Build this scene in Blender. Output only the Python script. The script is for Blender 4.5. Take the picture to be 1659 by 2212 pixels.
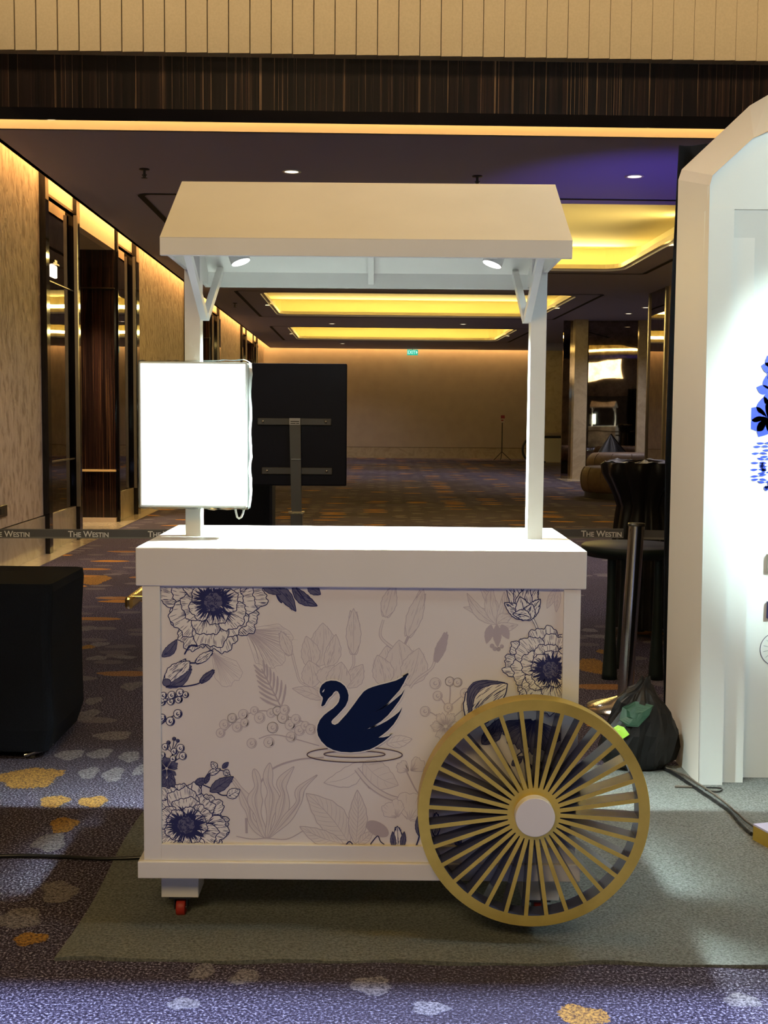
import bpy, bmesh, math, random
from mathutils import Vector, Matrix
from mathutils.geometry import tessellate_polygon

for o in list(bpy.data.objects):
    bpy.data.objects.remove(o, do_unlink=True)
scn = bpy.context.scene
COL = scn.collection
PI = math.pi
R = random.Random(7)

# ------------------------------------------------------------------ camera
CAM_H = 1.41
PITCH = math.atan((1106 - 897.5) / 2600.0)
ROLL = 0.0085
PSI = 56 / 2600.0          # the hall is turned a little against the cart
S = 1.41 / 1.35
cd = bpy.data.cameras.new('camera')
cd.sensor_fit = 'VERTICAL'
cd.sensor_height = 24.0
cd.lens = 24.0 * 2600.0 / 2212.0
cd.clip_start = 0.05
cd.clip_end = 200
cam = bpy.data.objects.new('camera', cd)
COL.objects.link(cam)
cam.matrix_world = (Matrix.Translation((0, 0, CAM_H)) @ Matrix.Rotation(PI / 2 - PITCH, 4, 'X')
                    @ Matrix.Rotation(ROLL, 4, 'Z'))
scn.camera = cam

# ------------------------------------------------------------------ view + world
vs = scn.view_settings
vs.view_transform = 'Standard'
vs.look = 'None'
vs.gamma = 1.0
vs.exposure = 0.0
vs.use_curve_mapping = False
w = bpy.data.worlds.new('world')
scn.world = w
w.use_nodes = True
w.node_tree.nodes['Background'].inputs[0].default_value = (0.9, 0.68, 0.5, 1)
w.node_tree.nodes['Background'].inputs[1].default_value = 0.02


def TN(p):                  # measured near things, metres
    return (p[0] * S, p[1] * S, p[2] * S)


def TH(p):                  # hall axes
    c, s = math.cos(PSI), math.sin(PSI)
    x, y, z = p[0] * S, p[1] * S, p[2] * S
    return (x * c - y * s, x * s + y * c, z)


def TW(p):
    return tuple(p)


SP = {'W': TW, 'N': TN, 'H': TH}


def area(name, loc, target, sx, sy, power, color, sp='W', spread=PI, along=(1, 0, 0)):
    l = bpy.data.lights.new(name, 'AREA')
    l.shape = 'RECTANGLE'
    l.size = sx
    l.size_y = sy
    l.energy = power
    l.color = color
    l.spread = spread
    o = bpy.data.objects.new(name, l)
    COL.objects.link(o)
    a = Vector(SP[sp](loc))
    b = Vector(SP[sp](target))
    o.location = a
    zz = (a - b).normalized()
    xx = Vector(along)
    if sp == 'H':
        xx = Matrix.Rotation(PSI, 3, 'Z') @ xx
    xx = (xx - zz * xx.dot(zz)).normalized()
    o.rotation_euler = Matrix((xx, zz.cross(xx), zz)).transposed().to_euler()
    return o


def spot(name, loc, target, power, color, size, blend=0.3, radius=0.03, sp='W'):
    l = bpy.data.lights.new(name, 'SPOT')
    l.energy = power
    l.color = color
    l.spot_size = size
    l.spot_blend = blend
    l.shadow_soft_size = radius
    o = bpy.data.objects.new(name, l)
    COL.objects.link(o)
    a = Vector(SP[sp](loc))
    b = Vector(SP[sp](target))
    o.location = a
    o.rotation_euler = (b - a).to_track_quat('-Z', 'Y').to_euler()
    return o


WARM = (1.0, 0.62, 0.28)
AMB = (1.0, 0.58, 0.20)
YEL = (1.0, 0.74, 0.24)
# foyer ceiling light over the cart, alcove downlight, and soft fills from unseen positions
area('foyer_downlight', (0.2, 3.0, 5.3), (0.2, 3.4, 0), 1.6, 1.2, 21, (1.0, 0.52, 0.05), spread=2.2)
area('foyer_fill', (-1.2, -1.3, 3.6), (-0.1, 3.2, 0.9), 1.8, 1.0, 92, (1.0, 0.73, 0.35))
area('foyer_fill', (-1.9, 5.4, 5.2), (1.16, 4.7, 1.3), 1.2, 1.2, 13, (1.0, 0.82, 0.62), 'W', 0.9)  # fill lamp added to brighten the left side of the arch
spot('alcove_downlight', (-3.25, 14.3, 3.28), (-3.05, 14.55, 0.0), 420, (1.0, 0.74, 0.44), 1.1, 0.8, 0.05, 'H')
area('pelmet_fill', (1.0, 7.9, 5.5), (1.0, 9.2, 4.1), 9.0, 0.3, 38, (1.0, 0.76, 0.42), 'W', 1.5)  # area lamp added to brighten the pleated wall above the bulkhead
spot('cool_fill', (0.1, -2.2, 2.5), (0.25, 3.2, 1.93), 22, (0.45, 0.75, 1.0), 0.5, 1.0, 0.15)  # unseen cool spot, added to tint the roof fascia
# added unseen spot: it lights the carpet up to the header wall's shadow
spot('carpet_strip_spot', (0.0, -6.0, 4.0), (0.0, 2.6, 0.0), 25000, (0.52, 0.66, 1.0), 0.34, 0.1, 0.02)
# cove along the left wall and the far wall, slot over the bulkhead
area('cove_left', (-2.90, 23.8, 3.74), (-2.97, 23.8, 2.4), 31.0, 0.07, 250, AMB, 'H', 2.4, (0, 1, 0))
area('cove_far', (1.2, 38.36, 3.74), (1.2, 38.44, 2.6), 9.6, 0.07, 80, AMB, 'H', 2.4)
area('slot_light', (1.0, 9.03, 3.60), (1.0, 9.16, 3.46), 9.0, 0.04, 22, AMB, 'H', 2.8)
# spots on the arch and on the mat before it, plus an added fill
spot('arch_spot', (2.7, 2.3, 2.3), (1.9, 4.7, 1.35), 480, (0.80, 1.0, 0.93), 0.62, 0.45, 0.04)
spot('arch_floor_spot', (2.3, 4.1, 2.3), (1.35, 3.3, 0.0), 60, (0.82, 0.95, 1.0), 1.5, 0.8, 0.05)
area('arch_fill', (2.7, 2.3, 3.3), (1.9, 4.5, 1.7), 1.2, 0.6, 26, (0.80, 1.0, 1.0), 'W', 2.2)  # fill added to brighten the recessed panel under the header
spot('purple_uplight', (2.75, 8.3, 0.3), (2.3, 11.6, 3.6), 300, (0.22, 0.12, 1.0), 0.7, 1.0, 0.1)

# ------------------------------------------------------------------ materials
MATS = {}


def mat(name, col, rough=0.5, metal=0.0, spec=0.5, emit=None, strength=0.0, coat=0.0):
    m = bpy.data.materials.new(name)
    m.use_nodes = True
    b = m.node_tree.nodes['Principled BSDF']
    b.inputs['Base Color'].default_value = (*col, 1)
    b.inputs['Roughness'].default_value = rough
    b.inputs['Metallic'].default_value = metal
    b.inputs['Specular IOR Level'].default_value = spec
    b.inputs['Coat Weight'].default_value = coat
    if emit:
        b.inputs['Emission Color'].default_value = (*emit, 1)
        b.inputs['Emission Strength'].default_value = strength
    MATS[name] = m
    return m


def nt(m):
    t = m.node_tree
    return t, t.nodes, t.links, t.nodes['Principled BSDF']


def coords(m, scale=(1, 1, 1), rot=(0, 0, 0)):
    t, n, l, b = nt(m)
    tc = n.new('ShaderNodeTexCoord')
    mp = n.new('ShaderNodeMapping')
    mp.inputs['Scale'].default_value = scale
    mp.inputs['Rotation'].default_value = rot
    l.new(tc.outputs['Object'], mp.inputs['Vector'])
    return mp.outputs[0]


def noise(m, vec, scale, detail=3, rough=0.5, dist=0.0):
    t, n, l, b = nt(m)
    q = n.new('ShaderNodeTexNoise')
    q.inputs['Scale'].default_value = scale
    q.inputs['Detail'].default_value = detail
    q.inputs['Roughness'].default_value = rough
    q.inputs['Distortion'].default_value = dist
    l.new(vec, q.inputs['Vector'])
    return q.outputs['Fac']


def ramp(m, fac, stops):
    t, n, l, b = nt(m)
    r = n.new('ShaderNodeValToRGB')
    e = r.color_ramp.elements
    while len(e) < len(stops):
        e.new(0.5)
    for i, (p, c) in enumerate(stops):
        e[i].position = p
        e[i].color = (*c, 1)
    l.new(fac, r.inputs[0])
    return r.outputs[0]


def mixc(m, fac, a, b2, typ='MIX'):
    t, n, l, b = nt(m)
    q = n.new('ShaderNodeMix')
    q.data_type = 'RGBA'
    q.blend_type = typ
    for s, i in ((fac, 0), (a, 6), (b2, 7)):
        if hasattr(s, 'links'):
            l.new(s, q.inputs[i])
        else:
            q.inputs[i].default_value = s if i == 0 else (*s, 1)
    return q.outputs[2]


def math_(m, op, a, b2=0.0, c=None):
    t, n, l, b = nt(m)
    q = n.new('ShaderNodeMath')
    q.operation = op
    for i, s in enumerate((a, b2) if c is None else (a, b2, c)):
        if hasattr(s, 'links'):
            l.new(s, q.inputs[i])
        else:
            q.inputs[i].default_value = s
    return q.outputs[0]


def basecol(m, sock):
    t, n, l, b = nt(m)
    l.new(sock, b.inputs['Base Color'])


def bump(m, sock, strength=0.2, dist=0.01):
    t, n, l, b = nt(m)
    q = n.new('ShaderNodeBump')
    q.inputs['Strength'].default_value = strength
    q.inputs['Distance'].default_value = dist
    l.new(sock, q.inputs['Height'])
    l.new(q.outputs[0], b.inputs['Normal'])


def speckled(name, c1, c2, scale, rough=0.5, metal=0.0, bmp=0.0, stretch=(1, 1, 1), **k):
    m = mat(name, c1, rough, metal, **k)
    v = coords(m, stretch)
    f = noise(m, v, scale, 4)
    basecol(m, ramp(m, f, [(0.3, c1), (0.7, c2)]))
    if bmp:
        bump(m, f, bmp, 0.004)
    return m


speckled('white_paint', (0.80, 0.78, 0.75), (0.84, 0.82, 0.79), 6, 0.42, bmp=0.05)
speckled('white_laminate', (0.78, 0.765, 0.74), (0.82, 0.80, 0.775), 3, 0.3)
speckled('paper', (0.80, 0.755, 0.72), (0.82, 0.775, 0.74), 9, 0.4)
mat('paper_light', (0.86, 0.83, 0.80), 0.4)
mat('ink_navy', (0.028, 0.032, 0.12), 0.7, spec=0.15)
mat('ink_mid', (0.13, 0.13, 0.22), 0.7, spec=0.15)
mat('ink_pale', (0.52, 0.46, 0.50), 0.7, spec=0.15)
mat('ink_pale_fill', (0.755, 0.705, 0.685), 0.7, spec=0.15)
mat('ink_brown', (0.09, 0.05, 0.06), 0.7, spec=0.15)
mat('swan_navy', (0.003, 0.011, 0.055), 0.7, spec=0.12)
mat('arch_paint', (0.72, 0.70, 0.66), 0.5)
mat('arch_panel', (0.80, 0.83, 0.83), 0.4)
mat('cobalt_ink', (0.02, 0.06, 0.62), 0.5)
mat('navy_plate', (0.012, 0.015, 0.11), 0.4)
mat('grey_plate', (0.42, 0.39, 0.37), 0.5)
mat('lens', (1, 1, 1), 0.4, emit=(0.93, 1.0, 0.97), strength=6)
mat('sign_face', (1, 1, 1), 0.4, emit=(0.93, 1.0, 0.98), strength=2.6)
mat('acrylic_rim', (0.72, 0.78, 0.76), 0.25)
m = mat('clear_plastic', (0.93, 0.97, 0.96), 0.15)
nt(m)[3].inputs['Transmission Weight'].default_value = 0.5
m = mat('brass', (0.52, 0.33, 0.065), 0.36, 0.6)
v = coords(m, (1, 1, 1))
f = noise(m, v, 7, 5, 0.6)
basecol(m, ramp(m, f, [(0.3, (0.54, 0.37, 0.055)), (0.7, (0.74, 0.53, 0.10))]))
t_, n_, l_, b_ = nt(m)
l_.new(math_(m, 'MULTIPLY_ADD', noise(m, v, 14, 3), 0.28, 0.24), b_.inputs['Roughness'])
mat('bright_brass', (0.85, 0.62, 0.24), 0.2, 1.0)
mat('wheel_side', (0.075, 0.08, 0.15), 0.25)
mat('red_rubber', (0.42, 0.03, 0.02), 0.5)
mat('black_metal', (0.015, 0.015, 0.017), 0.4)
mat('steel', (0.62, 0.6, 0.57), 0.2, 1.0)
mat('grey_metal', (0.10, 0.10, 0.105), 0.45, 0.3)
mat('label_white', (0.6, 0.6, 0.62), 0.5)
mat('screen_back', (0.006, 0.007, 0.020), 0.5, spec=0.2)
speckled('black_cloth', (0.004, 0.0055, 0.010), (0.008, 0.010, 0.016), 200, 0.85, spec=0.15)
speckled('black_plastic', (0.006, 0.0055, 0.006), (0.011, 0.010, 0.010), 5, 0.42, bmp=0.3, spec=0.3)
mat('sticker_green', (0.022, 0.075, 0.042), 0.5)
mat('sticker_lime', (0.42, 0.75, 0.06), 0.4)
mat('belt_grey', (0.10, 0.092, 0.09), 0.6)
mat('belt_edge', (0.20, 0.185, 0.17), 0.6)
mat('belt_text', (0.85, 0.82, 0.78), 0.6)
mat('cable_black', (0.012, 0.012, 0.013), 0.3)
mat('cable_brown', (0.09, 0.075, 0.06), 0.5)
speckled('brown_leather', (0.085, 0.052, 0.032), (0.12, 0.075, 0.045), 14, 0.6)
mat('dark_green_lacquer', (0.010, 0.018, 0.018), 0.5, spec=0.3)
mat('lamp_white', (0.8, 0.8, 0.78), 0.4)
mat('lamp_glow', (1, 1, 1), 0.5, emit=(1.0, 0.80, 0.55), strength=3)
mat('exit_green', (0.0, 0.3, 0.2), 0.5, emit=(0.03, 0.62, 0.42), strength=0.8)
mat('exit_white', (1, 1, 1), 0.5, emit=(0.75, 1.0, 0.92), strength=1.1)
mat('glass_white', (0.45, 0.44, 0.38), 0.3)
mat('sign_white', (0.5, 0.42, 0.4), 0.5)
mat('sign_red', (0.25, 0.01, 0.03), 0.5)
mat('violet_top', (0.62, 0.62, 0.92), 0.4)
mat('ceiling_paint', (0.36, 0.36, 0.56), 0.7)
mat('ceiling_slot', (0.002, 0.002, 0.002), 0.8)
mat('trough_paint', (0.85, 0.78, 0.55), 0.8)
mat('trough_lip', (0.70, 0.60, 0.42), 0.6)
mat('fascia_cream', (0.72, 0.62, 0.48), 0.6)
mat('gold_trim', (0.80, 0.56, 0.26), 0.45)
mat('black_gloss', (0.006, 0.005, 0.006), 0.06)
speckled('far_wall_paint', (0.42, 0.35, 0.29), (0.46, 0.39, 0.32), 3, 0.8)
speckled('cream_panel', (0.66, 0.54, 0.40), (0.70, 0.58, 0.44), 20, 0.6)
mat('bronze_frame', (0.10, 0.075, 0.055), 0.3, 0.8)
mat('light_frame', (0.26, 0.23, 0.19), 0.35, 0.8)

m = mat('marble', (0.5, 0.42, 0.3), 0.15)
v = coords(m)
f = noise(m, v, 2.5, 6, 0.65, 0.8)
basecol(m, ramp(m, f, [(0.25, (0.34, 0.28, 0.20)), (0.5, (0.50, 0.425, 0.31)), (0.6, (0.42, 0.35, 0.25)), (0.8, (0.58, 0.50, 0.38))]))

m = mat('antique_mirror', (0.30, 0.25, 0.20), 0.018, 1.0)
v = coords(m)
f = noise(m, v, 4.5, 6, 0.7)
basecol(m, ramp(m, f, [(0.35, (0.16, 0.125, 0.10)), (0.65, (0.34, 0.27, 0.21))]))
bump(m, noise(m, v, 1.6, 1), 0.04, 0.02)

def streak_wood(name, axis_scale, gloss, lo, hi, hl):
    m = mat(name, lo, gloss, coat=0.3)
    v = coords(m, axis_scale)
    f = noise(m, v, 1.0, 6, 0.75)
    f2 = noise(m, v, 2.3, 3, 0.6)
    c = ramp(m, f, [(0.38, (lo[0] * 0.3, lo[1] * 0.3, lo[2] * 0.3)), (0.5, lo), (0.64, hi)])
    k = ramp(m, f2, [(0.585, (0, 0, 0)), (0.66, (1, 1, 1))])
    basecol(m, mixc(m, k, c, hl))
    return m


streak_wood('ebony_wood', (30, 30, 0.12), 0.25, (0.010, 0.006, 0.006), (0.034, 0.016, 0.012), (0.20, 0.12, 0.07))
streak_wood('ebony_column', (34, 34, 0.2), 0.2, (0.016, 0.008, 0.007), (0.045, 0.018, 0.012), (0.11, 0.055, 0.028))

# rippled wall covering
m = mat('ripple_wall', (0.5, 0.36, 0.24), 0.75)
v = coords(m, (1, 2.2, 1.3))
f = noise(m, v, 4.5, 3, 0.6, 0.5)
v2 = coords(m, (1, 4.5, 2.0))
f3 = noise(m, v2, 3.0, 2, 0.5, 0.6)
k = math_(m, 'MULTIPLY', math_(m, 'ADD', f, f3), 0.5)
basecol(m, ramp(m, k, [(0.36, (0.30, 0.215, 0.15)), (0.5, (0.48, 0.375, 0.28)), (0.64, (0.55, 0.44, 0.34))]))
bump(m, k, 0.9, 0.03)

# pleated fabric wall above the bulkhead
speckled('pleat_cream', (0.52, 0.41, 0.27), (0.58, 0.46, 0.31), 60, 0.8)

# patterned carpet
m = mat('carpet', (0.03, 0.025, 0.035), 0.95, spec=0.1)
t_, n_, l_, b_ = nt(m)
v = coords(m)
fib = noise(m, v, 135, 3, 0.7)
fib2 = noise(m, v, 230, 2, 0.6)
base = ramp(m, fib, [(0.40, (0.014, 0.011, 0.022)), (0.54, (0.080, 0.066, 0.108)), (0.68, (0.55, 0.52, 0.68))])
big = noise(m, v, 0.55, 2)
base = mixc(m, ramp(m, big, [(0.42, (0, 0, 0)), (0.6, (1, 1, 1))]), base, mixc(m, 0.55, base, (0.055, 0.045, 0.055)), 'MIX')


def blobs(scale, sx, sy, off, thr, keep, rough):
    mp = n_.new('ShaderNodeMapping')
    mp.inputs['Location'].default_value = off
    mp.inputs['Scale'].default_value = (sx, sy, 1)
    tc = n_.new('ShaderNodeTexCoord')
    l_.new(tc.outputs['Object'], mp.inputs['Vector'])
    nz = n_.new('ShaderNodeTexNoise')
    nz.inputs['Scale'].default_value = rough
    nz.inputs['Detail'].default_value = 3
    l_.new(mp.outputs[0], nz.inputs['Vector'])
    vm = n_.new('ShaderNodeVectorMath')
    vm.operation = 'MULTIPLY_ADD'
    l_.new(nz.outputs['Color'], vm.inputs[0])
    vm.inputs[1].default_value = (0.06, 0.06, 0)
    l_.new(mp.outputs[0], vm.inputs[2])
    vo = n_.new('ShaderNodeTexVoronoi')
    vo.voronoi_dimensions = '2D'
    vo.inputs['Scale'].default_value = scale
    vo.inputs['Randomness'].default_value = 0.85
    l_.new(vm.outputs[0], vo.inputs['Vector'])
    d = math_(m, 'LESS_THAN', vo.outputs['Distance'], thr)
    sep = n_.new('ShaderNodeSeparateColor')
    l_.new(vo.outputs['Color'], sep.inputs[0])
    g = math_(m, 'LESS_THAN', sep.outputs[0], keep)
    fade = math_(m, 'MULTIPLY_ADD', sep.outputs[1], 0.5, 0.35)
    return math_(m, 'MULTIPLY', math_(m, 'MULTIPLY', d, g), fade)


speck = ramp(m, fib, [(0.38, (0.3, 0.3, 0.3)), (0.55, (1, 1, 1))])
b1 = math_(m, 'MULTIPLY', blobs(5.2, 0.75, 1.15, (3.3, 1.7, 0), 0.34, 0.34, 9), speck)
b2 = math_(m, 'MINIMUM', math_(m, 'MULTIPLY', math_(m, 'MULTIPLY', blobs(3.2, 0.5, 1.3, (11.3, 4.1, 0), 0.28, 0.16, 16), speck), 1.6), 1.0)
sx_ = n_.new('ShaderNodeSeparateXYZ')
l_.new(v, sx_.inputs[0])
far = math_(m, 'GREATER_THAN', sx_.outputs[1], 5.4)
c = mixc(m, math_(m, 'MULTIPLY', b1, far), base, (0.24, 0.215, 0.23))
c = mixc(m, math_(m, 'MULTIPLY', b2, far), c, (0.58, 0.27, 0.05))

basecol(m, c)
bump(m, fib, 0.5, 0.01)

for nm, c1, c2 in (('motif_pale', (0.05, 0.045, 0.06), (0.30, 0.28, 0.31)), ('motif_gold', (0.08, 0.045, 0.03), (0.46, 0.25, 0.06))):
    m = mat(nm, c1, 0.95, spec=0.1)
    v = coords(m)
    basecol(m, ramp(m, noise(m, v, 110, 4, 0.8), [(0.40, c1), (0.60, c2)]))

# felt mat
m = mat('grey_felt', (0.07, 0.07, 0.06), 0.95, spec=0.1)
v = coords(m)
f = noise(m, v, 130, 4, 0.7)
f2 = noise(m, v, 3, 3, 0.5)
basecol(m, mixc(m, math_(m, 'MULTIPLY', f2, 0.5), ramp(m, f, [(0.35, (0.075, 0.082, 0.080)), (0.65, (0.27, 0.29, 0.28))]), (0.14, 0.145, 0.13)))
bump(m, f, 0.4, 0.006)


# ------------------------------------------------------------------ mesh builder
class MB:
    def __init__(s):
        s.v = []
        s.f = []
        s.m = []
        s.mats = []
        s.sm = []

    def mi(s, name):
        if name not in s.mats:
            s.mats.append(name)
        return s.mats.index(name)

    def add(s, vs_, fs, mt, smooth=False):
        k = len(s.v)
        i = s.mi(mt)
        s.v += [tuple(q) for q in vs_]
        for f in fs:
            s.f.append([k + a for a in f])
            s.m.append(i)
            s.sm.append(smooth)
        return s

    def box(s, x0, x1, y0, y1, z0, z1, mt, bev=0.0):
        if bev > 0:
            bm = bmesh.new()
            bmesh.ops.create_cube(bm, size=1)
            for q in bm.verts:
                q.co = Vector(((x0 + x1) / 2 + q.co.x * (x1 - x0), (y0 + y1) / 2 + q.co.y * (y1 - y0), (z0 + z1) / 2 + q.co.z * (z1 - z0)))
            bmesh.ops.bevel(bm, geom=list(bm.edges), offset=bev, segments=2, affect='EDGES', profile=0.5)
            bm.verts.index_update()
            s.add([q.co for q in bm.verts], [[a.index for a in f.verts] for f in bm.faces], mt)
            bm.free()
            return s
        V = [(x0, y0, z0), (x1, y0, z0), (x1, y1, z0), (x0, y1, z0), (x0, y0, z1), (x1, y0, z1), (x1, y1, z1), (x0, y1, z1)]
        return s.add(V, [(3, 2, 1, 0), (4, 5, 6, 7), (0, 1, 5, 4), (1, 2, 6, 5), (2, 3, 7, 6), (3, 0, 4, 7)], mt)

    def quad(s, a, b, c, d, mt):
        return s.add([a, b, c, d], [(0, 1, 2, 3)], mt)

    def prism(s, poly, a0, a1, axis, mt, mt_side=None):
        # poly of 2-tuples in the two other axes, extruded along axis
        def P(p, a):
            return {'x': (a, p[0], p[1]), 'y': (p[0], a, p[1]), 'z': (p[0], p[1], a)}[axis]
        n = len(poly)
        tri = tessellate_polygon([[Vector((p[0], p[1], 0)) for p in poly]])
        V = [P(p, a0) for p in poly] + [P(p, a1) for p in poly]
        s.add(V, [tuple(t) for t in tri] + [tuple(q + n for q in reversed(t)) for t in tri], mt)
        s.add(V, [(i, (i + 1) % n, n + (i + 1) % n, n + i) for i in range(n)], mt_side or mt)
        return s

    def tube(s, path, r, mt, seg=10, caps=True, flat=1.0):
        path = [Vector(p) for p in path]
        n = len(path)
        rr = r if isinstance(r, (list, tuple)) else [r] * n
        V = []
        prev = None
        for i, p in enumerate(path):
            d = (path[min(i + 1, n - 1)] - path[max(i - 1, 0)]).normalized()
            if prev is None:
                up = Vector((0, 0, 1)) if abs(d.z) < 0.9 else Vector((1, 0, 0))
                a = d.cross(up).normalized()
            else:
                a = (prev - d * prev.dot(d)).normalized()
            prev = a
            b = d.cross(a)
            for j in range(seg):
                t = 2 * PI * j / seg
                V.append(p + (a * math.cos(t) + b * math.sin(t) * flat) * rr[i])
        F = [(i * seg + j, i * seg + (j + 1) % seg, (i + 1) * seg + (j + 1) % seg, (i + 1) * seg + j) for i in range(n - 1) for j in range(seg)]
        s.add(V, F, mt, True)
        if caps:
            s.add(V[:seg], [tuple(reversed(range(seg)))], mt)
            s.add(V[-seg:], [tuple(range(seg))], mt)
        return s

    def lathe(s, c, prof, mt, seg=32, axis='z', smooth=True, sx=1.0, sy=1.0):
        V = []
        for (r, h) in prof:
            for j in range(seg):
                t = 2 * PI * j / seg
                a, b = r * math.cos(t) * sx, r * math.sin(t) * sy
                V.append({'z': (c[0] + a, c[1] + b, c[2] + h), 'y': (c[0] + a, c[1] + h, c[2] + b), 'x': (c[0] + h, c[1] + a, c[2] + b)}[axis])
        n = len(prof)
        s.add(V, [(i * seg + j, i * seg + (j + 1) % seg, (i + 1) * seg + (j + 1) % seg, (i + 1) * seg + j) for i in range(n - 1) for j in range(seg)], mt, smooth)
        return s

    def bar(s, a, b, w, h, mt, side=Vector((1, 0, 0))):
        # rectangular bar from a to b
        a, b = Vector(a), Vector(b)
        d = (b - a).normalized()
        u = (side - d * side.dot(d)).normalized() * (w / 2)
        q = d.cross(u).normalized() * (h / 2)
        V = [a - u - q, a + u - q, a + u + q, a - u + q, b - u - q, b + u - q, b + u + q, b - u + q]
        return s.add(V, [(3, 2, 1, 0), (4, 5, 6, 7), (0, 1, 5, 4), (1, 2, 6, 5), (2, 3, 7, 6), (3, 0, 4, 7)], mt)

    def build(s, name, parent=None, sp='W', recalc=True):
        fn = SP[sp]
        V = [Vector(fn(p)) for p in s.v]
        off = Vector((0, 0, 0))
        if parent is not None:
            q = parent
            while q is not None:
                off += q.location
                q = q.parent
        V = [p - off for p in V]
        me = bpy.data.meshes.new(name)
        me.from_pydata([tuple(p) for p in V], [], s.f)
        for q in s.mats:
            me.materials.append(MATS[q])
        for i, p in enumerate(me.polygons):
            p.material_index = s.m[i]
            p.use_smooth = s.sm[i]
        if recalc:
            bm = bmesh.new()
            bm.from_mesh(me)
            bmesh.ops.recalc_face_normals(bm, faces=list(bm.faces))
            bm.to_mesh(me)
            bm.free()
        me.update()
        o = bpy.data.objects.new(name, me)
        COL.objects.link(o)
        if parent is not None:
            o.parent = parent
        return o


def tag(o, label=None, cat=None, group=None, kind=None):
    if label:
        o['label'] = label
    if cat:
        o['category'] = cat
    if group:
        o['group'] = group
    if kind:
        o['kind'] = kind
    return o


def thing(name, label, cat, loc, group=None, sp='W'):
    o = bpy.data.objects.new(name, None)
    COL.objects.link(o)
    o.location = SP[sp](loc)
    o.empty_display_size = 0.1
    return tag(o, label, cat, group)


def struct(mb, name, sp='H', parent=None):
    o = mb.build(name, parent, sp)
    if parent is None:
        o['kind'] = 'structure'
    return o


def copy_thing(o, delta):
    c = o.copy()
    COL.objects.link(c)
    c.location = o.location + Vector(delta)
    for ch in o.children:
        d = ch.copy()
        COL.objects.link(d)
        d.parent = c
        for g in ch.children:
            e = g.copy()
            COL.objects.link(e)
            e.parent = d
    return c


def rrect(x0, x1, y0, y1, r, n=6):
    pts = []
    for cx, cy, a0 in ((x1 - r, y0 + r, -90), (x1 - r, y1 - r, 0), (x0 + r, y1 - r, 90), (x0 + r, y0 + r, 180)):
        for i in range(n + 1):
            a = math.radians(a0 + 90 * i / n)
            pts.append((cx + r * math.cos(a), cy + r * math.sin(a)))
    return pts


# ================================================================== SETTING
# floor
MOTIFS = [(-1.36, 4.56, 0.12, 0.134, 8, 'o'), (-1.19, 4.28, 0.052, 0.068, 5, 'o'), (-1.05, 4.28, 0.052, 0.063, 12, 'o'), (-1.09, 4.03, 0.047, 0.079, 12, 'o'), (-0.94, 3.13, 0.045, 0.04, 10, 'o'), (-2.44, 10.11, 0.12, 0.284, 3, 'o'), (-1.78, 7.18, 0.042, 0.065, 0, 'o'), (0.48, 2.74, 0.061, 0.049, -10, 'o'), (0.93, 3.03, 0.038, 0.027, 0, 'o'), (1.92, 8.58, 0.061, 0.143, 0, 'o'), (1.2, 6.74, 0.092, 0.216, 0, 'o'), (1.32, 7.17, 0.028, 0.072, 0, 'o'), (1.76, 7.74, 0.03, 0.084, 0, 'o'), (-0.95, 3.45, 0.051, 0.086, 20, 'g'), (-1.01, 3.26, 0.062, 0.071, 22, 'g'), (-1.15, 4.63, 0.037, 0.079, 5, 'g'), (-1.05, 4.61, 0.039, 0.097, 5, 'g'), (-0.96, 4.67, 0.023, 0.074, 0, 'g'), (-1.18, 5.18, 0.081, 0.076, 4, 'g'), (-1.29, 4.88, 0.057, 0.074, 4, 'g'), (-1.17, 4.9, 0.048, 0.075, -6, 'g'), (-1.38, 5.54, 0.05, 0.112, 0, 'g'), (-1.3, 6.15, 0.053, 0.096, 0, 'g'), (-1.42, 5.82, 0.04, 0.077, 0, 'g'), (-1.09, 3.86, 0.053, 0.086, 10, 'g'), (-1.04, 4.86, 0.042, 0.08, 10, 'g'), (-0.45, 2.95, 0.029, 0.046, -10, 'g'), (-0.34, 2.92, 0.035, 0.045, -30, 'g'), (-0.47, 2.78, 0.039, 0.028, 0, 'g'), (-0.02, 2.88, 0.052, 0.049, -30, 'g'), (0.12, 2.77, 0.044, 0.034, 0, 'g'), (-1.94, 7.81, 0.057, 0.102, 0, 'g'), (-1.73, 7.27, 0.056, 0.074, 0, 'g'), (-1.65, 6.85, 0.06, 0.066, 0, 'g'), (-1.49, 6.88, 0.066, 0.04, 0, 'g'), (1.37, 7.9, 0.052, 0.069, 0, 'g'), (1.38, 7.68, 0.076, 0.066, 0, 'g'), (0.88, 2.82, 0.045, 0.035, 0, 'g')]
fl = MB().quad((-9, -9, 0), (12, -9, 0), (12, 46, 0), (-9, 46, 0), 'carpet')
rr = random.Random(2)
for x, y, rx, ry, rot, c in MOTIFS:
    n = 150
    a0, a1 = rr.uniform(0, 6), rr.uniform(0, 6)
    pts = []
    for i in range(n):
        t = 2 * PI * i / n
        k = 1 + 0.10 * math.sin(3 * t + a0) + 0.07 * math.sin(5 * t + a1) + rr.uniform(-0.10, 0.07)
        q = (rx * k * math.cos(t), ry * k * math.sin(t))
        r_ = math.radians(rot)
        pts.append((x + q[0] * math.cos(r_) - q[1] * math.sin(r_), y + q[0] * math.sin(r_) + q[1] * math.cos(r_), 0.0012))
    fl.add(pts, [tuple(q) for q in tessellate_polygon([[Vector((p[0], p[1], 0)) for p in pts]])], 'motif_gold' if c == 'o' else 'motif_pale')
fl.build('floor')['kind'] = 'structure'
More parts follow.
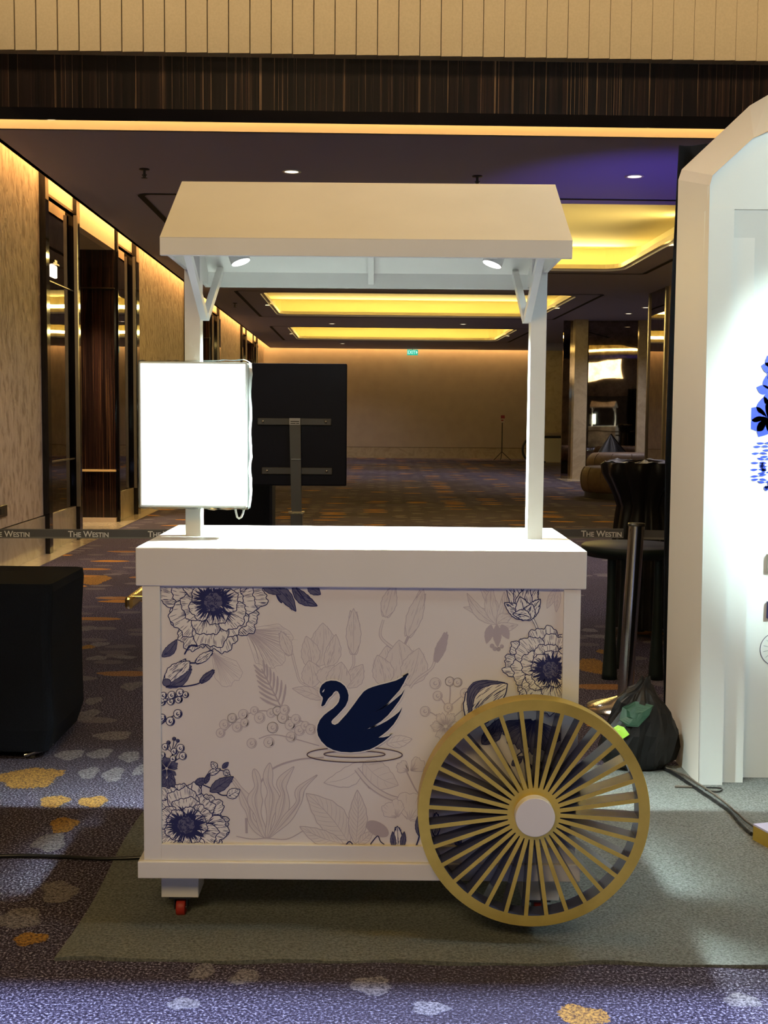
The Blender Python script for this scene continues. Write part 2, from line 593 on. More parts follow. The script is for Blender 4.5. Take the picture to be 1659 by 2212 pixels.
# marble border along the left wall and under the right hand columns
struct(MB().box(-3.05, -2.80, 9.0, 38.5, 0.0, 0.004, 'marble').box(-4.3, -2.80, 13.1, 14.95, 0.0, 0.0045, 'marble'), 'trim_1')
struct(MB().box(4.35, 9.0, 25.2, 26.4, 0.0, 0.006, 'marble'), 'trim_2')
struct(MB().box(-3.05, -2.985, 4.0, 11.5, 0.0, 0.365, 'marble').box(-3.05, -2.985, 16.3, 20.85, 0, 0.365, 'marble')
       .box(-3.05, -2.985, 25.8, 30.65, 0, 0.365, 'marble').box(-3.05, -2.985, 35.4, 38.5, 0, 0.365, 'marble'), 'baseboard_left')

# left wall : rippled panels, cream frieze inside the cove
b = MB()
for y0, y1 in ((4.0, 11.5), (16.3, 20.85), (25.8, 30.65), (35.4, 38.7)):
    b.box(-3.12, -3.0, y0, y1, 0.375, 3.95, 'ripple_wall')
struct(b, 'wall_left')
GAPS = ((11.5, 16.3), (20.85, 25.8), (30.65, 35.4))
for gi, (a, e) in enumerate(GAPS):
    k = (e - a) / 4.8
    Yk = lambda q: a + (q - 11.5) * k
    b = MB()
    # mirrored piers either side of a recess
    b.box(-3.08, -3.02, Yk(11.62), Yk(12.84), 0.36, 3.42, 'antique_mirror')
    b.box(-3.08, -3.02, Yk(14.98), Yk(16.12), 0.36, 3.42, 'antique_mirror')
    b.box(-3.09, -3.0, Yk(11.62), Yk(12.84), 0.0, 0.36, 'marble')
    b.box(-3.09, -3.0, Yk(14.98), Yk(16.12), 0.0, 0.36, 'marble')
    b.box(-3.09, -3.0, Yk(11.62), Yk(12.84), 3.42, 3.95, 'cream_panel')
    b.box(-3.09, -3.0, Yk(14.98), Yk(16.12), 3.42, 3.95, 'cream_panel')
    b.box(-3.09, -2.99, Yk(13.12), Yk(14.94), 3.33, 3.95, 'cream_panel')
    b.box(-3.1, -2.99, Yk(11.62), Yk(12.84), 3.42, 3.445, 'bronze_frame')
    b.box(-3.1, -2.99, Yk(14.98), Yk(16.12), 3.42, 3.445, 'bronze_frame')
    # recess: ceiling, side walls, back
    b.box(-4.3, -3.09, Yk(13.12), Yk(14.94), 3.33, 3.40, 'far_wall_paint')
    b.box(-4.36, -4.3, Yk(13.0), Yk(15.0), 0.0, 3.40, 'ebony_column')
    struct(b, 'wall_left')
    struct(MB().box(-4.3, -3.0, Yk(14.92), Yk(14.985), 0.06, 3.33, 'ebony_column')
           .box(-4.3, -3.0, Yk(14.90), Yk(14.985), 0.0, 0.06, 'cream_panel')
           .box(-4.3, -2.99, Yk(14.87), Yk(14.93), 0.632, 0.656, 'gold_trim')
           .box(-4.3, -2.99, Yk(14.89), Yk(14.93), 2.86, 2.875, 'bronze_frame')
           .box(-4.3, -3.02, Yk(13.02), Yk(13.12), 0.0, 3.33, 'ebony_column'), 'wall_alcove')
    b = MB()
    for q0, q1, mm in ((11.5, 11.62, 'bronze_frame'), (16.12, 16.3, 'bronze_frame')):
        b.box(-3.12, -2.94, Yk(q0), Yk(q1), 0.0, 3.95, 'black_gloss')
    for q0, q1 in ((12.84, 12.96), (14.985, 15.03)):
        b.box(-3.10, -2.96, Yk(q0), Yk(q1), 0.0, 3.95, 'black_gloss')
    b.box(-2.985, -2.95, Yk(12.80), Yk(12.84), 0.36, 3.40, 'light_frame')
    b.box(-2.985, -2.95, Yk(16.08), Yk(16.12), 0.36, 3.40, 'light_frame')
    b.box(-3.02, -3.005, Yk(11.62), Yk(12.84), 0.86, 0.875, 'light_frame')
    b.box(-3.02, -3.005, Yk(12.9), Yk(13.12), 0.86, 0.875, 'light_frame')
    b.box(-3.02, -3.005, Yk(11.62), Yk(12.84), 2.62, 2.63, 'light_frame')
    b.box(-3.02, -3.005, Yk(12.96), Yk(13.12), 2.62, 2.63, 'light_frame')
    struct(b, 'trim_3')
# cove box above the left wall
struct(MB().box(-3.2, -2.78, 9.15, 38.7, 3.95, 4.0, 'ceiling_paint').box(-2.80, -2.76, 9.15, 38.2, 3.44, 3.95, 'cream_panel'), 'trim_4')
# far wall
struct(MB().box(-3.2, 9.0, 38.5, 38.6, 0.0, 3.95, 'far_wall_paint'), 'wall_far')
struct(MB().box(-3.0, 9.0, 38.46, 38.5, 0.0, 0.335, 'marble').box(-3.0, 9.0, 38.455, 38.5, 0.335, 0.35, 'bronze_frame'), 'baseboard_far')
struct(MB().box(-3.0, 9.0, 38.2, 38.24, 3.44, 3.95, 'cream_panel').box(-3.0, 9.0, 38.2, 38.7, 3.95, 4.0, 'ceiling_paint'), 'trim_5')

# ceiling with three lit troughs
TR = ((-1.73, 3.76, 12.0, 17.45), (-1.73, 3.78, 20.95, 25.8), (-1.73, 3.82, 29.1, 33.9))
outer = [(-2.80, 9.15), (9.0, 9.15), (9.0, 38.2), (-2.80, 38.2)]
holes = [rrect(x0, x1, y0, y1, 0.30) for (x0, x1, y0, y1) in TR]
polys = [outer] + holes
flat = [p for q in polys for p in q]
tri = tessellate_polygon([[Vector((p[0], p[1], 0)) for p in q] for q in polys])
b = MB()
b.add([(p[0], p[1], 3.44) for p in flat], [tuple(t) for t in tri], 'ceiling_paint')
struct(b, 'ceiling')
for i, (x0, x1, y0, y1) in enumerate(TR):
    b = MB()

    def ring(p0, z0, p1, z1, mt):
        n = len(p0)
        b.add([(p[0], p[1], z0) for p in p0] + [(p[0], p[1], z1) for p in p1], [(j, (j + 1) % n, n + (j + 1) % n, n + j) for j in range(n)], mt)
    h0 = rrect(x0, x1, y0, y1, 0.30)
    h1 = rrect(x0 - 0.05, x1 + 0.05, y0 - 0.05, y1 + 0.05, 0.33)
    h2 = rrect(x0 - 0.28, x1 + 0.28, y0 - 0.28, y1 + 0.28, 0.45)
    hi = rrect(x0 + 0.05, x1 - 0.05, y0 + 0.05, y1 - 0.05, 0.27)
    ring(h0, 3.44, h0, 3.47, 'ceiling_paint')
    ring(h0, 3.47, hi, 3.47, 'trough_lip')
    ring(hi, 3.47, hi, 3.53, 'trough_lip')
    ring(hi, 3.53, h2, 3.53, 'trough_paint')
    ring(h2, 3.53, h2, 3.80, 'trough_paint')
    n = len(h2)
    b.add([(p[0], p[1], 3.80) for p in h2], [tuple(range(n))], 'trough_paint')
    struct(b, 'ceiling')
    # black air slots around the trough
    b = MB()
    a0, a1, c0, c1 = x0 - 0.41, x1 + 0.41, y0 - 0.29, y1 + 0.29
    o1 = rrect(a0, a1, c0, c1, 0.12)
    o2 = rrect(a0 + 0.065, a1 - 0.065, c0 + 0.05, c1 - 0.05, 0.09)
    n = len(o1)
    b.add([(p[0], p[1], 3.434) for p in o1] + [(p[0], p[1], 3.434) for p in o2], [(j, (j + 1) % n, n + (j + 1) % n, n + j) for j in range(n)], 'ceiling_slot')
    struct(b, 'trim_6')
    cx, cy = (x0 + x1) / 2, (y0 + y1) / 2
    pw = 60 if i == 0 else 42
    area('trough_light', (cx, y0 - 0.12, 3.60), (cx, y0 + 0.6, 3.80), x1 - x0 + 0.3, 0.08, pw * 0.7, YEL, 'H', 2.6)
    area('trough_light', (cx, y1 + 0.12, 3.60), (cx, y1 - 0.6, 3.80), x1 - x0 + 0.3, 0.08, pw * 1.3, YEL, 'H', 2.6)
    area('trough_light', (x0 - 0.12, cy, 3.60), (x0 + 0.6, cy, 3.80), y1 - y0, 0.08, pw * 0.7, YEL, 'H', 2.6)
    area('trough_light', (x1 + 0.12, cy, 3.60), (x1 - 0.6, cy, 3.80), y1 - y0, 0.08, pw, YEL, 'H', 2.6)

# bulkhead between the foyer and the low hall
struct(MB().box(-5.0, 8.0, 8.88, 9.02, 3.53, 3.90, 'ebony_wood'), 'wall_bulkhead')
struct(MB().box(-5.0, 8.0, 8.885, 9.03, 3.515, 3.53, 'black_gloss').box(-5.0, 8.0, 8.875, 8.89, 3.445, 3.53, 'black_gloss'), 'trim_7')
struct(MB().box(-5.0, 8.0, 9.15, 9.18, 3.44, 3.75, 'fascia_cream').box(-5, 8, 9.0, 9.18, 3.75, 3.78, 'fascia_cream'), 'trim_8')
b = MB()
x = -5.0
while x < 8.0:
    x1 = x + 0.1445
    b.add([(x, 8.785, 3.90), (x1, 8.772, 3.90), (x1, 8.772, 5.6), (x, 8.785, 5.6), (x1, 8.86, 3.9), (x1, 8.86, 5.6), (x, 8.86, 3.9), (x, 8.86, 5.6)],
          [(0, 1, 2, 3), (1, 4, 5, 2), (0, 6, 4, 1), (0, 3, 7, 6)], 'pleat_cream')
    x += 0.1505
b.box(-5.0, 8.0, 8.86, 8.99, 3.90, 5.6, 'pleat_cream')
struct(b, 'wall_front')
# foyer shell
struct(MB().box(-6.0, 8.0, -3.0, 9.0, 5.55, 5.65, 'far_wall_paint'), 'ceiling', 'H')
struct(MB().box(-6.1, -6.0, -3.0, 9.0, 0, 5.6, 'far_wall_paint'), 'wall_side', 'H')
struct(MB().box(8.0, 8.1, -3.0, 9.0, 0, 5.6, 'far_wall_paint'), 'wall_side', 'H')
struct(MB().box(-8.0, 9.0, -2.5, -2.4, 2.416, 5.8, 'far_wall_paint').box(-8.0, -3.6, -2.5, -2.4, 0, 2.416, 'far_wall_paint').box(3.6, 9.0, -2.5, -2.4, 0, 2.416, 'far_wall_paint'), 'wall_back_blocker', 'W')  # added unseen wall; its header is placed to cut the carpet light's edge

# right side of the hall: near wall with mirror strip, marble pilasters and mirrors at Y 26
struct(MB().box(4.92, 5.0, 9.18, 19.35, 0, 3.44, 'ripple_wall').box(4.90, 5.0, 19.35, 20.43, 0.0, 3.44, 'antique_mirror')
       .box(4.88, 5.0, 19.28, 19.36, 0, 3.44, 'light_frame').box(4.88, 5.0, 20.40, 20.46, 0, 3.44, 'bronze_frame'), 'wall_right')
struct(MB().box(4.64, 4.92, 26.0, 26.4, 0, 3.44, 'marble'), 'wall_column')
struct(MB().box(6.02, 6.22, 26.0, 26.4, 0, 3.44, 'marble'), 'wall_column')
struct(MB().prism([(4.92, 26.36), (6.02, 26.12), (6.02, 26.16), (4.92, 26.40)], 0.12, 3.44, 'z', 'antique_mirror').box(4.92, 6.02, 26.1, 26.4, 0, 0.12, 'marble')
       .box(6.22, 9.0, 26.25, 26.35, 0.0, 3.44, 'far_wall_paint').box(4.44, 4.64, 26.3, 26.36, 0, 3.44, 'antique_mirror'), 'wall_mirror')
struct(MB().box(5.05, 5.75, 34.2, 34.6, 0.9, 3.22, 'marble').box(4.9, 9.0, 34.3, 34.7, 3.22, 3.44, 'ceiling_paint'), 'wall_column')

# downlights and sprinklers in the hall ceiling
def downlight(x, y, label):
    t = thing('ceiling_downlight', label, 'ceiling light', (x, y, 3.44), 'recessed downlights in the dark ceiling', 'H')
    MB().lathe((x, y, 3.44), [(0.075, 0.0), (0.085, -0.006), (0.062, -0.008), (0.060, 0.0)], 'lamp_white', 20).build('trim_ring', t, 'H')
    MB().lathe((x, y, 3.436), [(0.0005, 0.0), (0.061, 0.0)], 'lamp_glow', 20).build('lamp_lens', t, 'H')
    spot('downlight_beam', (x, y, 3.42), (x, y, 0), 150, (0.98, 0.92, 1.0), 2.4, 0.8, 0.05, 'H')
    return t


downlight(-0.593, 10.584, 'lit downlight in the dark ceiling directly above the cart roof')
downlight(2.379, 10.60, 'lit downlight in the dark ceiling beside the white arch')
downlight(-0.63, 27.87, 'small downlight between the two far yellow ceiling troughs, left one')
downlight(2.36, 27.6, 'small downlight between the two far yellow ceiling troughs, right one')
downlight(5.417, 24.37, 'bright downlight over the marble columns, lower one of the close pair')
downlight(5.439, 23.0, 'bright downlight over the marble columns, upper one of the close pair')
downlight(-0.49, 35.5, 'faint downlight nearest the far beige wall')


def sprinkler(x, y, label):
    t = thing('fire_sprinkler', label, 'sprinkler', (x, y, 3.44), 'sprinkler heads on the ceiling', 'H')
    MB().lathe((x, y, 3.44), [(0.0, 0), (0.045, 0.0), (0.045, -0.008), (0.012, -0.012)], 'black_metal', 16).build('flange', t, 'H')
    b = MB()
    b.tube([(x, y, 3.43), (x, y, 3.375)], 0.011, 'black_metal', 8)
    for s in (-1, 1):
        b.tube([(x, y, 3.40), (x + s * 0.02, y, 3.39), (x, y, 3.365)], 0.004, 'black_metal', 6)
    b.lathe((x, y, 3.362), [(0.0, 0.003), (0.028, 0.003), (0.028, 0), (0.0, 0)], 'black_metal', 12)
    b.build('head', t, 'H')


sprinkler(-1.853, 10.566, 'dark sprinkler on the ceiling near the left wall')
sprinkler(1.019, 10.68, 'dark sprinkler on the ceiling above the cart roof ridge')
sprinkler(-2.35, 23.0, 'tiny sprinkler beyond the cart roof left of the yellow trough')

# ================================================================== BACKGROUND THINGS
# exit sign
t = thing('exit_sign', 'small green illuminated exit sign under the ceiling of the far wall', 'exit sign', (1.68, 38.1, 3.33), None, 'H')
MB().box(1.505, 1.845, 38.08, 38.12, 3.245, 3.42, 'exit_green').box(1.66, 1.69, 38.09, 38.11, 3.42, 3.44, 'black_metal').build('sign_panel', t, 'H')


def text_mesh(body, size, small_from=None, offset=0.0, shear=0.0, extrude=0.0):
    cu = bpy.data.curves.new('lettering', 'FONT')
    cu.body = body
    cu.size = size
    cu.offset = offset
    cu.shear = shear
    cu.extrude = extrude
    cu.small_caps_scale = 0.78
    cu.align_x = 'LEFT'
    if small_from is not None:
        for i, ch in enumerate(body):
            if ch.islower():
                cu.body_format[i].use_small_caps = True
    ob = bpy.data.objects.new('lettering_tmp', cu)
    COL.objects.link(ob)
    dg = bpy.context.evaluated_depsgraph_get()
    me = bpy.data.meshes.new_from_object(ob.evaluated_get(dg))
    V = [tuple(v.co) for v in me.vertices]
    F = [tuple(p.vertices) for p in me.polygons]
    bpy.data.objects.remove(ob, do_unlink=True)
    return V, F


V, F = text_mesh('EXIT', 0.15)
xs = [v[0] for v in V]
sc = 0.24 / (max(xs) - min(xs))
b = MB()
b.add([(1.525 + (v[0] - min(xs)) * sc, 38.07, 3.285 + v[1] * 1.0) for v in V], F, 'exit_white')
b.add([(1.785, 38.07, 3.385), (1.83, 38.07, 3.335), (1.785, 38.07, 3.285)], [(0, 1, 2)], 'exit_white')
b.build('exit_lettering', t, 'H', recalc=False)

# tripod sign near the far wall
t = thing('tripod_sign', 'small red and white notice on a black tripod stand before the far wall', 'sign', (4.41, 37.0, 0), None, 'H')
b = MB().tube([(4.41, 37, 0.25), (4.41, 37, 1.16)], 0.016, 'black_metal', 8)
b.build('pole', t, 'H')
for dx, dy in ((-0.26, -0.1), (0.27, -0.1), (0.0, 0.28)):
    MB().tube([(4.41, 37, 0.27), (4.41 + dx, 37 + dy, 0.01)], 0.012, 'black_metal', 6).build('leg', t, 'H')
b = MB().box(4.345, 4.475, 36.98, 37.0, 1.16, 1.34, 'sign_white').box(4.36, 4.48, 36.975, 36.985, 1.29, 1.385, 'sign_red').box(4.37, 4.44, 36.974, 36.98, 1.215, 1.25, 'sign_red')
b.build('notice_board', t, 'H')

# escalator end with handrail loop
t = thing('escalator', 'escalator end with black looping handrail behind the right cart post', 'escalator', (5.3, 33.5, 0), None, 'H')
b = MB()
path = []
for i in range(25):
    a = math.radians(90 + 180 * i / 24)
    path.append((4.86 + 0.30 * math.cos(a), 33.4, 0.44 + 0.34 * math.sin(a)))
path = [(5.9, 33.4, 0.80)] + [(5.0, 33.4, 0.79)] + path + [(5.2, 33.4, 0.10)]
b.tube(path, 0.035, 'black_metal', 8)
b.build('handrail', t, 'H')
MB().box(4.80, 5.75, 33.38, 33.42, 0.10, 0.76, 'glass_white').build('balustrade_panel', t, 'H')
MB().box(4.85, 5.9, 33.2, 34.1, 0.0, 0.08, 'steel').build('landing_plate', t, 'H')

# tarp covered heap before the dark mirror
def lump(name, c, rx, ry, h, mt, parent=None, sp='H', seed=1, rough=0.12, seg=28, rings=10, top=0.35):
    rr = random.Random(seed)
    ph = [rr.uniform(0, 6.28) for _ in range(8)]
    V = []
    for i in range(rings + 1):
        u = i / rings
        rad = (1 - u ** 2.2) * (1 - top * u) + 0.0
        for j in range(seg):
            a = 2 * PI * j / seg
            k = 1 + rough * (math.sin(3 * a + ph[0] + 2 * u) + 0.6 * math.sin(5 * a + ph[1] - 3 * u) + 0.4 * math.sin(9 * a + ph[2] + 5 * u))
            V.append((c[0] + rx * rad * k * math.cos(a), c[1] + ry * rad * k * math.sin(a), c[2] + h * (u + 0.04 * math.sin(4 * a + ph[3]) * (1 - u))))
    F = [(i * seg + j, i * seg + (j + 1) % seg, (i + 1) * seg + (j + 1) % seg, (i + 1) * seg + j) for i in range(rings) for j in range(seg)]
    return MB().add(V, F, mt, True)


t = tag(lump('x', (5.35, 25.5, 0.012), 0.52, 0.35, 0.98, 'black_plastic', seed=3, rough=0.16).build('covered_furniture', None, 'H'),
        'dark heap of furniture under black sheeting before the mirror between marble columns', 'covered furniture')

# padded brown seats
def pouf(cx, cy, rx, ry, z0, z1, label, sp='H'):
    t = thing('padded_bench', label, 'seat', (cx, cy, 0), 'brown padded seats in the hall', sp)
    b = MB()
    prof = []
    h = z1 - z0
    for i in range(13):
        a = -PI / 2 + PI * i / 12
        prof.append((1 - 0.16 + 0.16 * math.cos(a), z0 + h / 2 + h / 2 * math.sin(a)))
    prof.append((0.02, z1 + 0.01))
    b.lathe((cx, cy, 0), [(r * 1.0, z) for r, z in prof], 'brown_leather', 48, sx=rx, sy=ry)
    MB().lathe((cx, cy, 0), [(0.86, 0.0), (0.86, z0 + 0.03)], 'black_metal', 40, sx=rx, sy=ry).build('plinth', t, sp)
    for k in range(14):
        a = 2 * PI * k / 14
        pts = []
        for r, z in prof[1:12]:
            pts.append((cx + rx * (r + 0.004) * math.cos(a), cy + ry * (r + 0.004) * math.sin(a), z))
        b.tube(pts, 0.008, 'brown_leather', 5)
    b.build('cushion', t, sp)


pouf(4.31, 20.2, 0.56, 0.7, 0.10, 0.52, 'low round brown padded seat in front of the marble columns')
pouf(5.4, 23.4, 0.95, 0.6, 0.28, 0.66, 'long brown padded seat behind the wrapped bar table')

# TV stand seen from behind
t = thing('display_stand', 'black display screen on a grey pedestal stand seen from behind', 'display', (-0.62, 8.5, 0), None, 'N')
scr = MB().box(-0.985, -0.268, 8.52, 8.56, 0.848, 1.71, 'screen_back', 0.008).build('screen', t, 'N')
for z, x0, x1 in ((1.30, -0.897, -0.375), (0.953, -0.868, -0.367)):
    o = MB().box(x0, x1, 8.495, 8.52, z - 0.025, z + 0.025, 'grey_metal', 0.006).build('mount_bar', t, 'N')
    for x in (x0 + 0.04, x1 - 0.04):
        MB().lathe((x, 8.494, z), [(0.0, 0.0), (0.009, 0.0), (0.009, -0.006), (0.0, -0.006)], 'steel', 10, 'y').build('bolt', o, 'N')
b = MB()
b.add([(-0.668, 8.46, 1.28), (-0.590, 8.46, 1.28), (-0.590, 8.50, 1.28), (-0.668, 8.50, 1.28),
       (-0.652, 8.44, 0.66), (-0.582, 8.44, 0.66), (-0.582, 8.50, 0.66), (-0.652, 8.50, 0.66)],
      [(0, 1, 2, 3), (7, 6, 5, 4), (0, 4, 5, 1), (1, 5, 6, 2), (2, 6, 7, 3), (3, 7, 4, 0)], 'grey_metal')
b.build('column', t, 'N')
MB().box(-0.657, -0.575, 8.42, 8.52, 0.02, 0.655, 'grey_metal', 0.004).build('lower_column', t, 'N')
MB().box(-0.672, -0.560, 8.43, 8.45, 0.662, 0.672, 'bright_brass').build('clamp_bolt', t, 'N')
MB().box(-0.652, -0.585, 8.435, 8.44, 1.036, 1.042, 'steel').build('trim_line', t, 'N')
MB().box(-0.95, -0.30, 8.15, 8.75, 0.0, 0.02, 'grey_metal', 0.005).build('base_plate', t, 'N')
lb = MB().box(-0.668, -0.592, 8.45, 8.46, 1.278, 1.326, 'label_white').build('label_sticker', t, 'N')
MB().box(-0.660, -0.600, 8.448, 8.45, 1.300, 1.306, 'black_metal').box(-0.660, -0.625, 8.448, 8.45, 1.287, 1.292, 'black_metal').box(-0.620, -0.600, 8.448, 8.45, 1.287, 1.292, 'black_metal').build('label_print', lb, 'N')
# black case on the floor further back, left of the stand
tag(MB().box(-1.45, -0.90, 9.6, 10.0, 0.0, 0.905, 'black_cloth', 0.06).build('equipment_case', None, 'N'),
    'black rounded case standing behind the display stand, mostly hidden by the lit sign', 'case')

# plastic wrapped bar table
t = thing('bar_table', 'tall bar table draped and tied in black plastic sheeting', 'table', (1.62, 7.5, 0), None, 'N')
b = MB()
prof = [(0.245, 1.075), (0.25, 1.06), (0.24, 1.0), (0.20, 0.93), (0.165, 0.86), (0.145, 0.80), (0.155, 0.74), (0.17, 0.62), (0.175, 0.45), (0.19, 0.25), (0.205, 0.05)]
V = []
seg = 64
for i, (r, z) in enumerate(prof):
    for j in range(seg):
        a = 2 * PI * j / seg
        fold = 0.0 if i < 1 else (0.05 + 0.05 * min(i, 5) / 5) * (math.sin(9 * a + i * 0.2) + 0.5 * math.sin(17 * a + 1 + i * 0.15) + 0.3 * math.sin(5 * a + i))
        V.append((1.62 + r * (1 + fold) * math.cos(a), 7.5 + r * (1 + fold) * math.sin(a), z))
F = [(i * seg + j, i * seg + (j + 1) % seg, (i + 1) * seg + (j + 1) % seg, (i + 1) * seg + j) for i in range(len(prof) - 1) for j in range(seg)]
b.add(V, F, 'black_plastic', True)
V = []
for i, r in enumerate((0.245, 0.2, 0.12, 0.0)):
    for j in range(seg):
        a = 2 * PI * j / seg
        V.append((1.62 + r * math.cos(a), 7.5 + r * math.sin(a), 1.075 + 0.012 * math.sin(5 * a + i * 2) * (i > 0) + 0.008 * math.sin(11 * a + i)))
b.add(V, [(i * seg + j, i * seg + (j + 1) % seg, (i + 1) * seg + (j + 1) % seg, (i + 1) * seg + j) for i in range(3) for j in range(seg)], 'black_plastic', True)
b.build('plastic_sheeting', t, 'N')
MB().tube([(1.62, 7.5, 0.01), (1.62, 7.5, 1.06)], 0.03, 'black_metal', 10).build('pedestal', t, 'N')

# dark round side table
t = thing('round_table', 'dark round table on flared legs behind the stanchion and barrier belt', 'table', (1.30, 6.25, 0), None, 'N')
MB().lathe((1.295, 6.25, 0), [(0.0, 0.69), (0.25, 0.69), (0.26, 0.683), (0.26, 0.66), (0.235, 0.632), (0.0, 0.628)], 'dark_green_lacquer', 56).build('tabletop', t, 'N')
for x, y in ((1.175, 6.15), (1.415, 6.15), (1.295, 6.42)):
    MB().lathe((x, y, 0), [(0.024, 0.64), (0.022, 0.5), (0.027, 0.25), (0.038, 0.03), (0.040, 0.0), (0.0, 0.0)], 'dark_green_lacquer', 20).build('leg', t, 'N')

# stanchion with printed belt
t = thing('stanchion', 'polished metal barrier post with printed grey belt behind the cart', 'barrier post', (1.14, 5.5, 0), None, 'N')
MB().tube([(1.125, 5.5, 0.04), (1.159, 5.5, 0.855)], 0.036, 'steel', 32).build('post', t, 'N')
MB().lathe((1.159, 5.5, 0.855), [(0.039, 0.0), (0.039, 0.012), (0.0, 0.014)], 'black_metal', 24).build('post_cap', t, 'N')
MB().lathe((1.125, 5.5, 0.0), [(0.175, 0.0), (0.175, 0.012), (0.10, 0.035), (0.036, 0.06)], 'steel', 48).build('base', t, 'N')
b = MB()


def belt_z(x):
    u = (x + 1.76) / 2.9
    return 0.795 + 0.026 * u - 0.02 * 4 * u * (1 - u) * 0.15


xs = [-2.3 + i * 0.1 for i in range(35)]
for x0, x1 in zip(xs[:-1], xs[1:]):
    for za, zb, mt in ((-0.022, -0.015, 'belt_edge'), (-0.015, 0.018, 'belt_grey'), (0.018, 0.0215, 'belt_edge')):
        b.quad((x0, 5.5, belt_z(x0) + za), (x1, 5.5, belt_z(x1) + za), (x1, 5.5, belt_z(x1) + zb), (x0, 5.5, belt_z(x0) + zb), mt)
for za, zb, mt in ((-0.022, -0.012, 'belt_edge'), (-0.012, 0.0215, 'belt_grey')):
    b.quad((1.19, 5.5, 0.815 + za), (1.6, 5.5, 0.81 + za), (1.6, 5.5, 0.81 + zb), (1.19, 5.5, 0.815 + zb), mt)
belt = b.build('belt', t, 'N')
V, F = text_mesh('The Westin', 0.03, 1, 0.0006)
vx = [v[0] for v in V]
sc = 0.186 / (max(vx) - min(vx))
vy = max(v[1] for v in V)
for x0 in (-2.175, -1.812, -1.449, -1.083, 0.905):
    b = MB()
    b.add([(x0 + (v[0] - min(vx)) * sc, 5.497, belt_z(x0 + 0.09) - 0.0145 + v[1] * 0.027 / vy) for v in V], F, 'belt_text')
    b.build('belt_lettering', belt, 'N', recalc=False)
t = thing('stanchion', 'polished metal barrier post left of the cart holding the far end of the belt', 'barrier post', (-2.3, 5.5, 0), None, 'N')
MB().tube([(-2.3, 5.5, 0.04), (-2.3, 5.5, 0.84)], 0.0325, 'steel', 32).build('post', t, 'N')
MB().lathe((-2.3, 5.5, 0.0), [(0.175, 0.0), (0.175, 0.012), (0.10, 0.035), (0.036, 0.06)], 'steel', 48).build('base', t, 'N')

# wall socket on the left wall
t = tag(MB().box(-3.0, -2.985, 9.95, 10.28, 0.47, 0.57, 'bronze_frame', 0.004).box(-2.99, -2.98, 10.08, 10.18, 0.495, 0.545, 'black_metal').build('wall_socket', None, 'H'),
        'dark bronze wall socket low on the rippled left wall', 'socket')

# small wall lamp reflected look: lit sconce beside the mirror
t = thing('wall_sconce', 'small glowing wall sconce on the first dark mirror pier', 'wall lamp', (-2.98, 12.0, 2.8), None, 'H')
MB().box(-3.0, -2.965, 11.84, 12.02, 2.66, 2.78, 'lamp_glow', 0.01).build('shade', t, 'H')
MB().box(-3.02, -2.955, 11.83, 12.06, 2.785, 2.80, 'bronze_frame').box(-3.01, -2.96, 11.9, 12.0, 2.80, 2.83, 'bronze_frame').build('bracket', t, 'H')

# covered table at the left edge
t = thing('covered_table', 'table under a fitted black stretch cloth at the left edge', 'table', (-1.75, 4.9, 0), None, 'N')
b = MB()
ringsz = [(0.695, 0.0, 0.0), (0.66, 0.004, 0.0), (0.50, 0.0, 0.012), (0.30, 0.0, 0.014), (0.12, 0.0, 0.012), (0.035, -0.03, 0.03)]
base = rrect(-2.30, -1.28, 4.58, 5.12, 0.035, 4)
n = len(base)
cx, cy = -1.79, 4.85
V = []
for z, g, wob in ringsz:
    for p in base:
        dx, dy = p[0] - cx, p[1] - cy
        L = math.hypot(dx, dy)
        k = 1 + g / L + wob * math.sin(p[0] * 9 + p[1] * 14 + z * 3)
        V.append((cx + dx * k, cy + dy * k, z + (0.008 * math.sin(p[0] * 7) if z > 0.69 else 0)))
b.add(V, [(i * n + j, i * n + (j + 1) % n, (i + 1) * n + (j + 1) % n, (i + 1) * n + j) for i in range(len(ringsz) - 1) for j in range(n)], 'black_cloth', False)
b.add(V[:n], [tuple(range(n))], 'black_cloth')
b.build('stretch_cover', t, 'N')
for x, y in ((-2.22, 4.66), (-1.375, 4.64), (-2.22, 5.05), (-1.375, 5.05)):
    MB().tube([(x, y, 0.0), (x, y, 0.66)], 0.014, 'grey_metal', 10).build('leg', t, 'N')
MB().tube([(-1.40, 4.62, 0.012), (-1.34, 4.64, 0.03), (-1.31, 4.68, 0.045)], 0.012, 'steel', 10).build('floor_foot', t, 'N')

# power cable on the carpet at the left
pts = [(-3.0, 3.62, 0.008)] + [(-1.2 + i * 0.06, 3.55 + 0.012 * math.sin(i * 0.7), 0.008 + 0.012 * max(0, (i - 6)) / 5) for i in range(12)] + [(-0.35, 3.66, 0.02), (0.0, 3.7, 0.02)]
tag(MB().tube([(p[0] * S, p[1] * S, p[2] * S) for p in pts], 0.0065, 'cable_black', 8).build('power_cable'),
    'black power cable running over the carpet from the left edge to the cart', 'cable')

